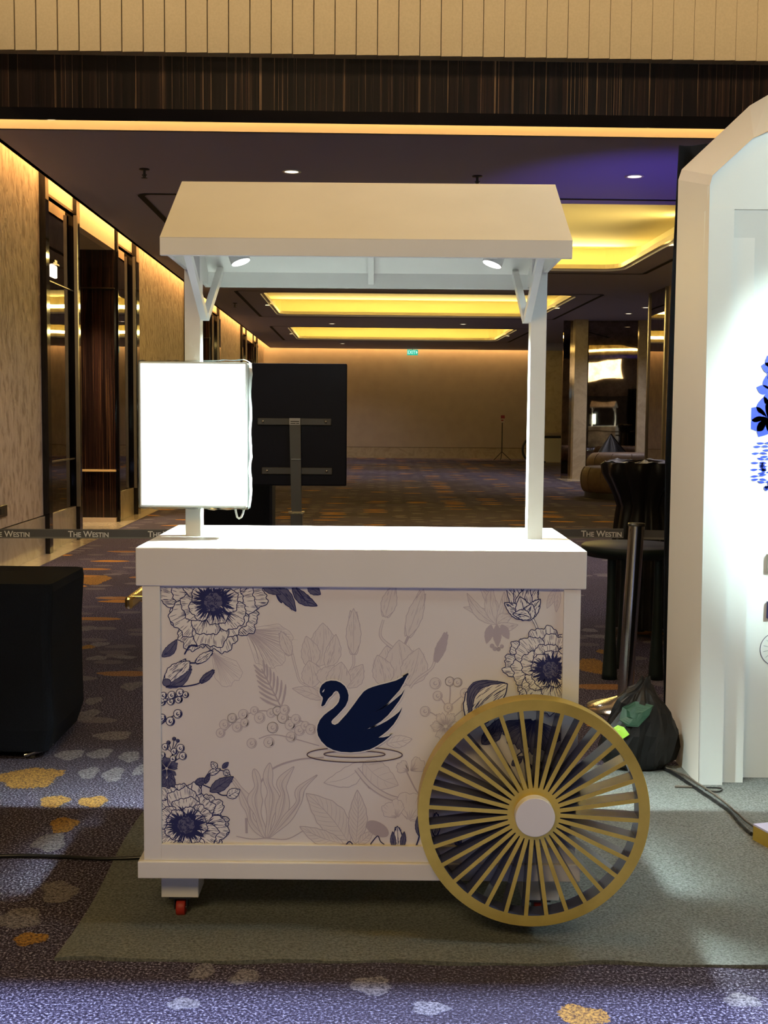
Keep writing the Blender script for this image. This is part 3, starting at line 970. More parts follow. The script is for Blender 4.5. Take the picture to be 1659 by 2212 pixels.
# felt mat with slightly wavy edge and cut corners
b = MB()
top = []
NX = 60
for i in range(NX + 1):
    x = -0.86 + i * (3.4 / NX)
    top.append((x, 3.0 + 0.006 * math.sin(i * 0.55) + 0.004 * math.sin(i * 1.3), 0.006 + 0.003 * (1 + math.sin(i * 0.8))))
V, F = [], []
rows = 12
for j in range(rows + 1):
    u = j / rows
    for i, (x, y0, z) in enumerate(top):
        xl = x + (0.02 if i == 0 else 0)
        V.append((xl + 0.01 * math.sin(u * 9) * (1 if i == 0 else 0), y0 + (4.78 - y0) * u, 0.006 + (z - 0.006) * max(0, 1 - u * 6)))
W_ = NX + 1
for j in range(rows):
    for i in range(NX):
        F.append((j * W_ + i, j * W_ + i + 1, (j + 1) * W_ + i + 1, (j + 1) * W_ + i))
b.add(V, F, 'grey_felt', True)
b.add([(p[0], p[1], p[2]) for p in V[:W_]] + [(p[0], p[1], 0.0) for p in V[:W_]], [(i, i + 1, W_ + i + 1, W_ + i) for i in range(NX)], 'grey_felt')
tag(b.build('floor_mat'), 'grey green felt mat laid on the carpet under the cart', 'mat')

# ================================================================== ARCH
t = thing('display_arch', 'white splayed arch booth standing right of the cart', 'arch', (2.0, 4.4, 0), None, 'N')
half = [((1.163, 0.0), (1.155, 0.0)), ((1.150, 1.1), (1.150, 1.2)), ((1.141, 2.17), (1.148, 2.285)), ((1.150, 2.205), (1.160, 2.325)), ((1.29, 2.336), (1.42, 2.573)), ((1.34, 2.360), (1.49, 2.614)), ((1.50, 2.415), (1.62, 2.66)), ((1.75, 2.47), (1.80, 2.71)), ((2.0, 2.49), (2.0, 2.73))]
front = [h[0] for h in half] + [(4.0 - h[0][0], h[0][1]) for h in reversed(half[:-1])]
back = [h[1] for h in half] + [(4.0 - h[1][0], h[1][1]) for h in reversed(half[:-1])]
n = len(front)
b = MB()
b.add([(p[0], 4.33, p[1]) for p in front] + [(p[0], 4.83, p[1]) for p in back], [(i, i + 1, n + i + 1, n + i) for i in range(n - 1)], 'arch_paint')
b.build('outer_shell', t, 'N')
# front header board, stepped jambs and the recessed panel between them
head = [p for p in front if p[1] > 2.09]
poly = [(1.1425, 2.09)] + head + [(2.8575, 2.09)]
MB().prism(poly, 4.345, 4.36, 'y', 'arch_panel').build('header_board', t, 'N')
for x0, x1, x2 in ((1.1635, 1.2525, 0), (2.7475, 2.8365, 0)):
    k = -0.021 if x0 < 2 else 0.021
    MB().prism([(x0, 0.0), (x1, 0.0), (x1 + k, 2.09), (x0 + k, 2.09)], 4.333, 4.40, 'y', 'arch_panel').build('outer_jamb', t, 'N')
for x0, x1 in ((1.2525, 1.337), (2.663, 2.7475)):
    k = -0.021 if x0 < 2 else 0.021
    MB().prism([(x0, 0.0), (x1, 0.0), (x1 + k, 2.10), (x0 + k, 2.10)], 4.365, 4.43, 'y', 'arch_panel').build('inner_jamb', t, 'N')
pan = low = MB().box(1.30, 2.70, 4.43, 4.46, 0.0, 2.14, 'arch_panel').build('recessed_panel', t, 'N')
MB().box(1.10 + 0.06, 2.84, 4.80, 4.83, 0.0, 2.3, 'arch_paint').build('rear_panel', t, 'N')
# printed blossoms, plates and roundel at the right edge
b = MB()


def disc_petals(cx, cz, r, y, mt, k=5, wd=0.5, seed=0):
    rr = random.Random(seed)
    for i in range(k):
        a = 2 * PI * i / k + rr.uniform(-.2, .2)
        pts = []
        for q in range(13):
            u = q / 12
            ww = math.sin(PI * u) * r * wd * 0.5
            pts.append((u * r, ww))
        outl = pts + [(p[0], -p[1] * 0.6) for p in reversed(pts[1:-1])]
        V = [(cx + p[0] * math.cos(a) - p[1] * math.sin(a), y, cz + p[0] * math.sin(a) + p[1] * math.cos(a)) for p in outl]
        tr = tessellate_polygon([[Vector((v[0], v[2], 0)) for v in V]])
        b.add(V, [tuple(q) for q in tr], mt)


disc_petals(1.425, 1.538, 0.052, 4.427, 'cobalt_ink', 6, 0.95, 1)
disc_petals(1.412, 1.455, 0.055, 4.427, 'cobalt_ink', 6, 0.8, 2)
disc_petals(1.402, 1.355, 0.078, 4.427, 'cobalt_ink', 7, 0.9, 3)
for i in range(14):
    disc_petals(1.372 + R.uniform(0, 0.07), 1.26 - i * 0.012, 0.03, 4.4265, 'cobalt_ink', 2, 0.35, 10 + i)
for i in range(7):
    disc_petals(1.38 + R.uniform(0, 0.07), 1.18 - i * 0.017, 0.011, 4.4265, 'cobalt_ink', 9, 0.6, 40 + i)
b.build('blossom_print', pan, 'N', recalc=False)
MB().box(1.418, 1.56, 4.41, 4.43, 0.786, 0.850, 'grey_plate').build('name_plate', t, 'N')['label'] = 'grey plate'
MB().box(1.424, 1.56, 4.41, 4.43, 0.612, 0.674, 'navy_plate').build('name_plate', t, 'N')['label'] = 'navy plate'
b = MB()
circ = [(1.468 + 0.063 * math.cos(2 * PI * i / 40), 4.428, 0.495 + 0.063 * math.sin(2 * PI * i / 40)) for i in range(41)]
b.tube(circ, 0.0012, 'ink_mid', 4)
for i in range(14):
    a = 2 * PI * i / 14
    b.tube([(1.468 + 0.014 * math.cos(a), 4.428, 0.495 + 0.014 * math.sin(a)), (1.468 + 0.052 * math.cos(a + .2), 4.428, 0.495 + 0.052 * math.sin(a + .2))], 0.0006, 'ink_mid', 4)
b.build('roundel_print', low, 'N')

MB().prism([(4.347, 2.10), (4.44, 2.10), (4.44, 1.55)], 1.2315, 2.7685, 'x', 'arch_panel').build('cove_board', t, 'N')

# black drape behind the arch
b = MB()
seg = 60
V = []
for k, z in enumerate((0.0, 0.6, 1.2, 1.8, 2.45)):
    for i in range(seg + 1):
        u = i / seg
        x0 = 1.185 - 0.025 * math.sin(PI * z / 2.6)
        V.append((x0 + 1.6 * u, 4.97 + 0.022 * math.sin(u * 60) + 0.01 * math.sin(u * 23 + z), z))
F = [(k * (seg + 1) + i, k * (seg + 1) + i + 1, (k + 1) * (seg + 1) + i + 1, (k + 1) * (seg + 1) + i) for k in range(4) for i in range(seg)]
b.add(V, F, 'black_cloth', True)
dr = b.build('black_drape', None, 'N')
so = dr.modifiers.new('thick', 'SOLIDIFY')
so.thickness = 0.006
tag(dr, 'black cloth drape hanging behind the white arch', 'curtain')

# gold plinth at the right edge
t = thing('display_plinth', 'low gold sided plinth with pale violet top at the right edge', 'plinth', (1.5, 3.7, 0), None, 'N')
# near-left corner points toward the camera
P0, P1, P2, P3 = (1.19, 3.76), (1.36, 3.26), (2.0, 3.45), (1.85, 3.95)
for nm, z0, z1, mt in (('plinth_side', 0.0, 0.052, 'brass'), ('plinth_top', 0.052, 0.058, 'violet_top')):
    MB().prism([P0, P1, P2, P3], z0, z1, 'z', mt).build(nm, t, 'N')

# rubbish bag with stickers
t = thing('trash_bag', 'black plastic bag with green stickers slumped against the white arch', 'bag', (1.05, 4.72, 0), None, 'N')
rr = random.Random(5)
V = []
rings = [(0.0, 0.13, 0.0), (0.02, 0.158, 0.0), (0.07, 0.17, 0.0), (0.13, 0.165, 0.01), (0.18, 0.14, 0.012), (0.22, 0.118, 0.012), (0.255, 0.095, 0.01), (0.285, 0.062, 0.012), (0.30, 0.035, 0.02), (0.33, 0.018, 0.03)]
seg = 40
for k, (z, r, dx) in enumerate(rings):
    for j in range(seg):
        a = 2 * PI * j / seg
        fold = 0.06 * math.sin(5 * a + k * 0.7) + 0.05 * math.sin(9 * a - k * 0.5 + 1) + 0.04 * math.sin(15 * a + k)
        fold = fold * (0.6 + 0.14 * k) + rr.uniform(-0.035, 0.035) + 0.10 * math.sin(2 * a + 0.6) * math.sin(k * 0.8)
        V.append((0.985 + dx + r * 0.86 * (1 + fold) * math.cos(a), 4.57 + r * 0.62 * (1 + fold) * math.sin(a), z * (1 + 0.05 * math.sin(3 * a)) + 0.012))
F = [(k * seg + j, k * seg + (j + 1) % seg, (k + 1) * seg + (j + 1) % seg, (k + 1) * seg + j) for k in range(len(rings) - 1) for j in range(seg)]
b = MB().add(V, F, 'black_plastic', False)
b.add(V[-seg:], [tuple(range(seg))], 'black_plastic')
b.build('bag_body', t, 'N')
from mathutils.bvhtree import BVHTree
bvh = BVHTree.FromPolygons([Vector(v) for v in V], [tuple(f) for f in F])


def sticker(poly, mt, label):
    cx = sum(p[0] for p in poly) / len(poly)
    cz = sum(p[1] for p in poly) / len(poly)
    n = len(poly)
    b = MB()
    Vs = []
    for k in range(7):
        u = k / 6
        for p in poly:
            x, z = cx + (p[0] - cx) * u, cz + (p[1] - cz) * u
            ys = [bvh.ray_cast(Vector((x + dx_, 4.0, z + dz_)), Vector((0, 1, 0)))[0] for dx_ in (-0.02, 0, 0.02) for dz_ in (-0.02, 0, 0.02)]
            ys = [q.y for q in ys if q is not None]
            y = 0.5 * (min(ys) + sum(ys) / len(ys)) - 0.006 if ys else 4.52
            Vs.append((x, y, z))
    b.add(Vs, [(k * n + j, k * n + (j + 1) % n, (k + 1) * n + (j + 1) % n, (k + 1) * n + j) for k in range(6) for j in range(n)], mt)
    b.build('sticker', t, 'N')['label'] = label


sticker([(0.903, 0.202), (0.918, 0.246), (0.962, 0.275), (1.03, 0.262), (1.01, 0.227), (0.968, 0.184), (0.93, 0.182)], 'sticker_green', 'dark green sticker')
sticker([(0.876, 0.17), (0.897, 0.183), (0.918, 0.178), (0.936, 0.155), (0.91, 0.135)], 'sticker_lime', 'lime green sticker')

# cables from the bag to the plinth
def cable(pts, r, mt, label, wob=0.0, seed=0):
    rr = random.Random(seed)
    P = [Vector(TN(p)) for p in pts]
    out = []
    for i in range(len(P) - 1):
        p0 = P[max(i - 1, 0)]
        p1, p2 = P[i], P[i + 1]
        p3 = P[min(i + 2, len(P) - 1)]
        for k in range(8):
            u = k / 8
            q = 0.5 * ((2 * p1) + (p2 - p0) * u + (2 * p0 - 5 * p1 + 4 * p2 - p3) * u * u + (3 * p1 - p0 - 3 * p2 + p3) * u ** 3)
            q += Vector((rr.uniform(-wob, wob), rr.uniform(-wob, wob), 0))
            out.append(q)
    out.append(P[-1])
    tag(MB().tube(out, r, mt, 8).build('power_cable'), label, 'cable')


cable([(1.07, 4.55, 0.012), (1.11, 4.42, 0.012), (1.135, 4.30, 0.012), (1.165, 4.15, 0.012), (1.19, 4.02, 0.012), (1.19, 3.88, 0.012), (1.195, 3.79, 0.014)], 0.007, 'cable_black', 'thick black cable leading from the black bag to the gold plinth', 0.002, 1)
cable([(1.085, 4.50, 0.02), (1.135, 4.40, 0.02), (1.155, 4.30, 0.02), (1.19, 4.14, 0.018), (1.205, 4.0, 0.016), (1.215, 3.90, 0.015), (1.225, 3.80, 0.02)], 0.004, 'cable_brown', 'thin grey brown cable twisted along the thick black one', 0.002, 2)
cable([(1.07, 4.30, 0.01), (1.10, 4.295, 0.01), (1.15, 4.29, 0.01)], 0.005, 'cable_brown', 'short straight cable stub on the mat by the arch foot', 0.0, 3)
cable([(1.17, 4.26, 0.01), (1.21, 4.24, 0.01), (1.235, 4.28, 0.01), (1.18, 4.29, 0.01)], 0.003, 'cable_black', 'small loop of black wire at the arch foot', 0.0, 4)

# ================================================================== CART
cart = thing('vendor_cart', 'white wooden vendor cart with floral front, swan emblem and gold spoked wheel', 'cart', (-0.06, 3.5, 0))
X0, X1 = -0.66, 0.541
MB().box(X0, X1, 3.18, 3.845, 0.952, 1.055, 'white_laminate', 0.003).build('countertop', cart)
b = MB().box(-0.644, 0.5275, 3.197, 3.835, 0.1995, 0.951, 'white_paint')
b.build('cabinet', cart)
fr = MB().box(-0.644, -0.5965, 3.185, 3.197, 0.1995, 0.951, 'white_paint', 0.001).box(0.4825, 0.5275, 3.185, 3.197, 0.1995, 0.951, 'white_paint', 0.001)
fr.box(-0.5965, 0.4825, 3.185, 3.197, 0.1995, 0.2445, 'white_paint', 0.001)
fr.build('front_frame', cart)
MB().box(X0, X1, 3.175, 3.85, 0.152, 0.1995, 'white_paint', 0.003).build('base_board', cart)
for (x, y) in ((-0.613, 3.265), (0.394, 3.265), (-0.613, 3.67), (0.394, 3.67)):
    ft = MB().box(x, x + 0.104, y, y + 0.104, 0.063, 0.152, 'white_paint', 0.002).build('foot_block', cart)
    cx, cy = x + 0.051, y + 0.03
    c = MB().lathe((cx - 0.0125, cy, 0.024), [(0.0, 0.0), (0.022, 0.0), (0.024, 0.003), (0.024, 0.022), (0.022, 0.025), (0.0, 0.025)], 'red_rubber', 24, 'x')
    c.tube([(cx - 0.019, cy, 0.024), (cx + 0.019, cy, 0.024)], 0.0035, 'steel', 8)
    c.box(cx - 0.019, cx - 0.016, cy - 0.012, cy + 0.02, 0.022, 0.06, 'black_metal').box(cx + 0.016, cx + 0.019, cy - 0.012, cy + 0.02, 0.022, 0.06, 'black_metal')
    c.box(cx - 0.03, cx + 0.03, cy - 0.025, cy + 0.04, 0.056, 0.063, 'black_metal')
    c.build('caster', ft)['label'] = 'caster with a red roller'
# posts
posts = []
for x in (-0.576, 0.416):
    posts.append(MB().box(x, x + 0.045, 3.478, 3.532, 1.055, 2.02, 'white_paint', 0.0015).build('post', cart))
for x in (-0.531, 0.397):
    for (ya, za), (yb, zb) in (((3.487, 1.690), (3.20, 1.835)), ((3.52, 1.690), (3.84, 1.86))):
        MB().bar((x + 0.0095, ya, za), (x + 0.0095, yb, zb), 0.019, 0.024, 'white_paint').build('brace', cart)
    # small foot where both braces meet
# roof
RX0, RX1 = -0.590, 0.485
YE, YR, YB = 3.18, 3.53, 3.88
ZE, ZR = 1.868, 2.077
b = MB()
th = 0.016
b.prism([(YE - 0.001, ZE), (YR, ZR), (YR, ZR - th), (YE + 0.005, ZE - th)], RX0, RX1, 'x', 'white_paint')
b.build('roof_slope', cart)
MB().prism([(YR, ZR), (YB + 0.001, ZE), (YB - 0.005, ZE - th), (YR, ZR - th)], RX0, RX1, 'x', 'white_paint').build('roof_slope', cart)
MB().box(RX0, RX1, YE - 0.001, YE + 0.016, 1.822, ZE - 0.001, 'white_paint', 0.001).build('fascia_board', cart)
MB().box(-0.5755, 0.462, YB - 0.016, YB, 1.812, ZE - 0.001, 'white_paint', 0.001).build('fascia_board', cart)
for x in (-0.575, 0.4495):
    MB().prism([(YE + 0.016, 1.824), (YB - 0.016, 1.815), (YB - 0.016, ZE - th), (YR, ZR - th), (YE + 0.016, ZE - th)], x, x + 0.012, 'x', 'white_paint').build('gable_board', cart)
b = MB()
xm = (RX0 + RX1) / 2 + 0.005
b.prism([(YE + 0.016, 1.834), (YR, ZR - th - 0.03), (YR, ZR - th), (YE + 0.016, ZE - th)], xm - 0.009, xm + 0.009, 'x', 'white_paint')
b.prism([(YB - 0.016, 1.824), (YB - 0.016, ZE - th), (YR, ZR - th), (YR, ZR - th - 0.03)], xm - 0.009, xm + 0.009, 'x', 'white_paint')
b.build('rafter', cart)
# spot lamps
for sx, x in ((1, -0.424), (-1, 0.309)):
    c = Vector((x, 3.56, 1.852))
    d = Vector((sx * 0.33, -0.13, -0.93)).normalized()
    body = MB().tube([c - d * 0.0, c - d * 0.085], 0.029, 'lamp_white', 28)
    body.tube([c - d * 0.06, c - d * 0.19], 0.008, 'lamp_white', 10)
    lo = body.build('spot_lamp', cart)
    u = d.cross(Vector((0, 1, 0))).normalized()
    w_ = d.cross(u)
    V = [tuple(c + d * 0.001 + (u * math.cos(2 * PI * i / 28) + w_ * math.sin(2 * PI * i / 28)) * 0.0265) for i in range(28)]
    MB().add(V, [tuple(range(28))], 'lens').build('lamp_lens', lo)
    spot('cart_spot', c + d * 0.012, c + d * 1.0, 900, (0.82, 1.0, 0.95), 1.62, 0.9, 0.024)
# push handle on the left end
h = MB().box(-0.738, -0.716, 3.40, 3.80, 0.852, 0.888, 'bright_brass', 0.008).build('push_handle', cart)
for y in (3.43, 3.76):
    MB().tube([(-0.722, y, 0.885), (-0.642, y, 0.885)], 0.006, 'bright_brass', 10).build('handle_mount', h)

# ---- wheel
WC = (0.402, 3.10, 0.366)
RO, RI = 0.306, 0.277
seg = 96
b = MB()
V = []
for r, y in ((RI, 0.0), (RO, 0.0), (RO, 0.062), (RI, 0.062)):
    for j in range(seg):
        a = 2 * PI * j / seg
        V.append((WC[0] + r * math.cos(a), WC[1] + y, WC[2] + r * math.sin(a)))


def band(i, k):
    return [(i * seg + j, i * seg + (j + 1) % seg, k * seg + (j + 1) % seg, k * seg + j) for j in range(seg)]


b.add(V, band(0, 1), 'brass')
b.add(V, band(1, 2), 'brass', True)
b.add(V, band(2, 3), 'wheel_side')
b.add(V, band(3, 0), 'wheel_side', True)
# gold hub disc belongs to the wheel body
b.lathe(WC, [(0.0, 0.0), (0.070, 0.0), (0.070, 0.062), (0.0, 0.062)], 'brass', 64, 'y', False)
wheel = b.build('wheel', cart)
for k in range(32):
    a = math.radians(86.7 + k * 11.25)
    ca, sa = math.cos(a), math.sin(a)
    hw = 0.0055
    r0, r1 = 0.066, RI + 0.001
    P = []
    for (r, s) in ((r0, -hw), (r1, -hw), (r1, hw), (r0, hw)):
        P.append((WC[0] + r * ca - s * sa, WC[2] + r * sa + s * ca))
    b = MB()
    V = [(p[0], WC[1] + 0.0005, p[1]) for p in P] + [(p[0], WC[1] + 0.0615, p[1]) for p in P]
    b.add(V, [(0, 1, 2, 3)], 'brass')
    b.add(V, [(7, 6, 5, 4), (0, 4, 5, 1), (2, 6, 7, 3), (1, 5, 6, 2), (3, 7, 4, 0)], 'wheel_side')
    b.build('spoke', wheel)
MB().lathe(WC, [(0.0, -0.030), (0.0505, -0.030), (0.052, -0.0285), (0.052, 0.0), (0.0, 0.0)], 'white_paint', 64, 'y', False).build('hub_cap', wheel)['label'] = 'round white hub cap'
MB().lathe((WC[0], 3.162, WC[2]), [(0.0, 0.0), (0.02, 0.0), (0.02, 0.04), (0.0, 0.04)], 'black_metal', 16, 'y').build('axle', wheel)

# ---- light box sign
t = thing('lightbox_sign', 'glowing blank white lightbox sign fixed to the left post of the cart', 'lightbox', (-0.54, 3.43, 1.15))
LX0, LX1, LZ0, LZ1 = -0.693, -0.386, 1.145, 1.556
MB().box(LX0, LX1, 3.398, 3.476, LZ0, LZ1, 'acrylic_rim', 0.006).build('casing', t)
MB().box(LX0 + 0.007, LX1 - 0.007, 3.3955, 3.3985, LZ0 + 0.007, LZ1 - 0.006, 'sign_face', 0.001).build('light_panel', t)
# loose protective film around the casing edge
b = MB()
rr = random.Random(9)
outl = []
n1 = 26
for i in range(n1):
    outl.append((LX0 - 0.002 - abs(rr.gauss(0, 0.0010)), LZ0 + (LZ1 - LZ0) * i / n1))
for i in range(n1):
    outl.append((LX0 + (LX1 - LX0) * i / n1, LZ1 + 0.002 + abs(rr.gauss(0, 0.0015)) + 0.006 * (i / n1) ** 3))
for i in range(n1):
    outl.append((LX1 + 0.003 + 0.0015 * math.sin(i * 0.9) + abs(rr.gauss(0, 0.0008)), LZ1 - (LZ1 - LZ0) * i / n1))
for i in range(n1):
    outl.append((LX1 - (LX1 - LX0) * i / n1, LZ0 - 0.003 - abs(rr.gauss(0, 0.002))))
n = len(outl)
V = [(p[0], 3.402, p[1]) for p in outl] + [(p[0] * 0.999 - 0.0005, 3.47, p[1]) for p in outl]
b.add(V, [(i, (i + 1) % n, n + (i + 1) % n, n + i) for i in range(n)], 'clear_plastic', True)
b.build('protective_film', t)
b = MB()
b.tube([(-0.427, 3.44, 1.146), (-0.424, 3.44, 1.128), (-0.421, 3.44, 1.116), (-0.416, 3.44, 1.112), (-0.409, 3.44, 1.116), (-0.404, 3.44, 1.128), (-0.400, 3.44, 1.146)], 0.003, 'lamp_white', 8)
b.build('hanging_cord', t)
# ---- printed floral front ------------------------------------------------
# artwork coordinates: u to the right, v down, in units of the artwork sheet (864 x 551)
AU0, AV0, AU1, AV1 = 349.0, 1268.0, 1213.0, 1822.0


class Art:
    """flat printed artwork: filled shapes and tapering pen strokes stacked a hair apart"""

    def __init__(s):
        s.mb = MB()
        s.y = 3.1962
        s.yy = {}

    def P(s, p):
        u, v = p
        t = (v - 1271.0) / 551.0
        x = (1 - t) * (-0.596 + (u - 349) * 1.2442e-3) + t * (-0.601 + (u - 349) * 1.2671e-3)
        z = 0.946 - (v - 1268 - (u - 349) * 0.0055) * (0.7055 / 552.0)
        return (min(max(x, -0.5963), 0.4823), s.y, min(max(z, 0.2447), 0.9508))

    def lift(s, k=1):
        s.y -= 0.000004 * k

    def clip(s, pts):
        def cut(ps, ins, inter):
            out = []
            for i in range(len(ps)):
                a, b = ps[i - 1], ps[i]
                if ins(b):
                    if not ins(a):
                        out.append(inter(a, b))
                    out.append(b)
                elif ins(a):
                    out.append(inter(a, b))
            return out
        for ax, val, sg in ((0, AU0, 1), (0, AU1, -1), (1, AV0, 1), (1, AV1, -1)):
            if not pts:
                return []
            pts = cut(pts, lambda p: (p[ax] - val) * sg >= 0,
                      lambda a, b: tuple(a[k] + (b[k] - a[k]) * (val - a[ax]) / (b[ax] - a[ax]) for k in (0, 1)))
        return pts

    def fill(s, pts, mt):
        pts = s.clip(list(pts))
        if len(pts) < 3:
            return
        s.lift()
        V = [s.P(p) for p in pts]
        tr = tessellate_polygon([[Vector((p[0], p[1], 0)) for p in pts]])
        s.mb.add(V, [tuple(t) for t in tr], mt)

    def line(s, pts, w, mt, taper=True, w1=None):
        n = len(pts)
        if n < 2:
            return
        s.lift(0.05)
        L, Rr = [], []
        for i, p in enumerate(pts):
            a, b = pts[max(i - 1, 0)], pts[min(i + 1, n - 1)]
            dx, dy = b[0] - a[0], b[1] - a[1]
            l = math.hypot(dx, dy) or 1
            t = i / (n - 1)
            ww = w if w1 is None else w + (w1 - w) * t
            if taper:
                ww *= max(0.25, math.sin(PI * (0.12 + 0.76 * t)))
            nx, ny = -dy / l * ww / 2, dx / l * ww / 2
            L.append((p[0] + nx, p[1] + ny))
            Rr.append((p[0] - nx, p[1] - ny))
        ok = [AU0 <= p[0] <= AU1 and AV0 <= p[1] <= AV1 for p in pts]
        V = [s.P(p) for p in L] + [s.P(p) for p in Rr]
        F = [(i, i + 1, n + i + 1, n + i) for i in range(n - 1) if ok[i] and ok[i + 1]]
        if F:
            s.mb.add(V, F, mt)

    def curve(s, ctrl, n=8):
        out = []
        P = ctrl
        for i in range(len(P) - 1):
            p0, p1, p2, p3 = P[max(i - 1, 0)], P[i], P[i + 1], P[min(i + 2, len(P) - 1)]
            for k in range(n):
                u = k / n
                out.append(tuple(0.5 * (2 * p1[c] + (p2[c] - p0[c]) * u + (2 * p0[c] - 5 * p1[c] + 4 * p2[c] - p3[c]) * u * u + (3 * p1[c] - p0[c] - 3 * p2[c] + p3[c]) * u ** 3) for c in (0, 1)))
        out.append(tuple(P[-1]))
        return out

    # a petal: base point, direction, length, width, ruffled rim
    def petal(s, c, ang, r0, r1, half, line, fillm, ruffle=0.05, hatch=14, lw=1.5, dark=0.5, seed=0, squash=1.0, rimhatch=0.3, freq=1.0):
        rr = random.Random(seed)
        a = [rr.uniform(0, 6.28) for _ in range(4)]

        def pt(t, r):           # t in -1..1 across, r radius
            an = ang + half * t
            return (c[0] + r * math.cos(an), c[1] - r * math.sin(an) * squash)

        def rim(t):
            return r1 * (1 - 0.30 * abs(t) ** 3) * (1 + ruffle * (math.sin(7 * freq * t + a[0]) + 0.6 * math.sin(15 * freq * t + a[1]) + 0.35 * math.sin(29 * freq * t + a[2])))
        N = 44
        top = [pt(-1 + 2 * i / N, rim(-1 + 2 * i / N)) for i in range(N + 1)]
        l0, r_ = pt(-0.55, r0), pt(0.55, r0)
        side_l = [(l0[0] + (top[0][0] - l0[0]) * k / 6, l0[1] + (top[0][1] - l0[1]) * k / 6) for k in range(6)]
        side_r = [(top[-1][0] + (r_[0] - top[-1][0]) * k / 6, top[-1][1] + (r_[1] - top[-1][1]) * k / 6) for k in range(1, 7)]
        outl = side_l + top + side_r
        s.fill(outl, fillm)
        for k in range(hatch):
            t = -0.93 + 1.86 * (k + rr.uniform(0.2, 0.8)) / hatch
            L = r0 + (rim(t) - r0) * (dark + rr.uniform(-0.18, 0.22))
            pts = [pt(t * (0.55 + 0.45 * q / 5) + 0.02 * math.sin(q + a[3]), r0 + (L - r0) * q / 5) for q in range(6)]
            s.line(pts, lw * 0.95, line, True)
            if rr.random() < rimhatch:
                R1 = rim(t) * 0.985
                R0 = R1 - (r1 - r0) * rr.uniform(0.15, 0.4)
                s.line([pt(t, R0 + (R1 - R0) * q / 3) for q in range(4)], lw * 0.6, line)
        s.line(outl, lw, line, False)

    def peony(s, c, R1, line, mid, fillm, seed=0, squash=0.95, lw=1.9):
        rr = random.Random(seed)
        for ring, (r1, r0, n, dk) in enumerate(((1.0, 0.50, 9, 0.45), (0.86, 0.34, 7, 0.5), (0.66, 0.22, 6, 0.55), (0.46, 0.16, 5, 0.6))):
            off = rr.uniform(0, 6.28)
            order = list(range(n))
            rr.shuffle(order)
            for i in order:
                an = off + 2 * PI * i / n + rr.uniform(-0.12, 0.12)
                s.petal(c, an, R1 * r0, R1 * r1 * rr.uniform(0.88, 1.06), PI / n * rr.uniform(1.15, 1.45), line, fillm,
                        0.035, 40 - ring * 6, lw, dk, seed * 100 + ring * 10 + i, squash, 0.55)
                # dark gap behind the next ring
        for k in range(130):
            an = rr.uniform(0, 6.28)
            r = R1 * rr.uniform(0.17, 0.36)
            s.line([(c[0] + r * q * math.cos(an), c[1] - r * q * math.sin(an) * squash) for q in (0.5, 0.8, 1.0, 1.25)], lw * 1.6, line)
        # stamen disc
        s.fill([(c[0] + R1 * 0.17 * (1 + 0.06 * math.sin(9 * t)) * math.cos(t), c[1] + R1 * 0.17 * (1 + 0.06 * math.sin(9 * t)) * math.sin(t)) for t in [2 * PI * i / 40 for i in range(40)]], mid)
        for k in range(46):
            an, r = rr.uniform(0, 6.28), R1 * 0.16 * math.sqrt(rr.random())
            q = (c[0] + r * math.cos(an), c[1] + r * math.sin(an))
            rad = R1 * rr.uniform(0.012, 0.026)
            s.line([(q[0] + rad * math.cos(t), q[1] + rad * math.sin(t)) for t in [0, 1.0, 2.0, 3.0, 4.2]], lw * 0.8, line, False)

    def leaf(s, a, b, w, line, fillm, lw=1.3, veins=6, bend=0.0, hatch=0, seed=0):
        rr = random.Random(seed)
        dx, dy = b[0] - a[0], b[1] - a[1]
        l = math.hypot(dx, dy)
        ux, uy = dx / l, dy / l
        nx, ny = -uy, ux

        def at(t, o):
            bb = bend * l * math.sin(PI * t)
            return (a[0] + dx * t + nx * (o + bb), a[1] + dy * t + ny * (o + bb))
        N = 18
        prof = [w / 2 * math.sin(PI * (i / N) ** 0.85) ** 0.9 if 0 < i < N else 0 for i in range(N + 1)]
        up = [at(i / N, prof[i] * (1 + 0.05 * math.sin(i * 1.7))) for i in range(N + 1)]
        dn = [at(i / N, -prof[i] * (1 + 0.05 * math.sin(i * 1.9 + 1))) for i in range(N + 1)]
        s.fill(up + dn[::-1][1:-1], fillm)
        for i in range(veins):
            t = (i + 0.7) / (veins + 0.6) * 0.8
            for sg in (-1, 1):
                t2 = min(t + 0.2, 0.97)
                k = int(t2 * N)
                s.line([at(t, 0), at((t + t2) / 2 - 0.01, sg * prof[k] * 0.5), at(t2, sg * prof[k] * 0.92)], lw * 0.6, line)
        for i in range(hatch):
            t = rr.uniform(0.08, 0.8)
            k = int(t * N)
            o = rr.uniform(-0.85, 0.85) * prof[k]
            s.line([at(t, o), at(t + 0.07, o * 0.97), at(t + 0.15, o * 0.9)], lw * 0.7, line)
        s.line([at(i / 8, 0) for i in range(9)], lw * 0.8, line)
        s.line(up, lw, line, False)
        s.line(dn, lw, line, False)

    def bud(s, base, tip, w, line, fillm, lw=1.3, seed=0, hatch=10):
        # three wrapped petals
        dx, dy = tip[0] - base[0], tip[1] - base[1]
        l = math.hypot(dx, dy)
        nx, ny = -dy / l, dx / l
        for sg, k, tp in ((1, 0.62, 0.93), (-1, 0.62, 0.96), (0, 0.72, 1.0)):
            b = (base[0] + nx * sg * w * 0.12, base[1] + ny * sg * w * 0.12)
            t = (base[0] + dx * tp + nx * sg * w * 0.16, base[1] + dy * tp + ny * sg * w * 0.16)
            s.leaf(b, t, w * k, line, fillm, lw, 0, -sg * 0.16 * w / l, hatch, seed + sg)

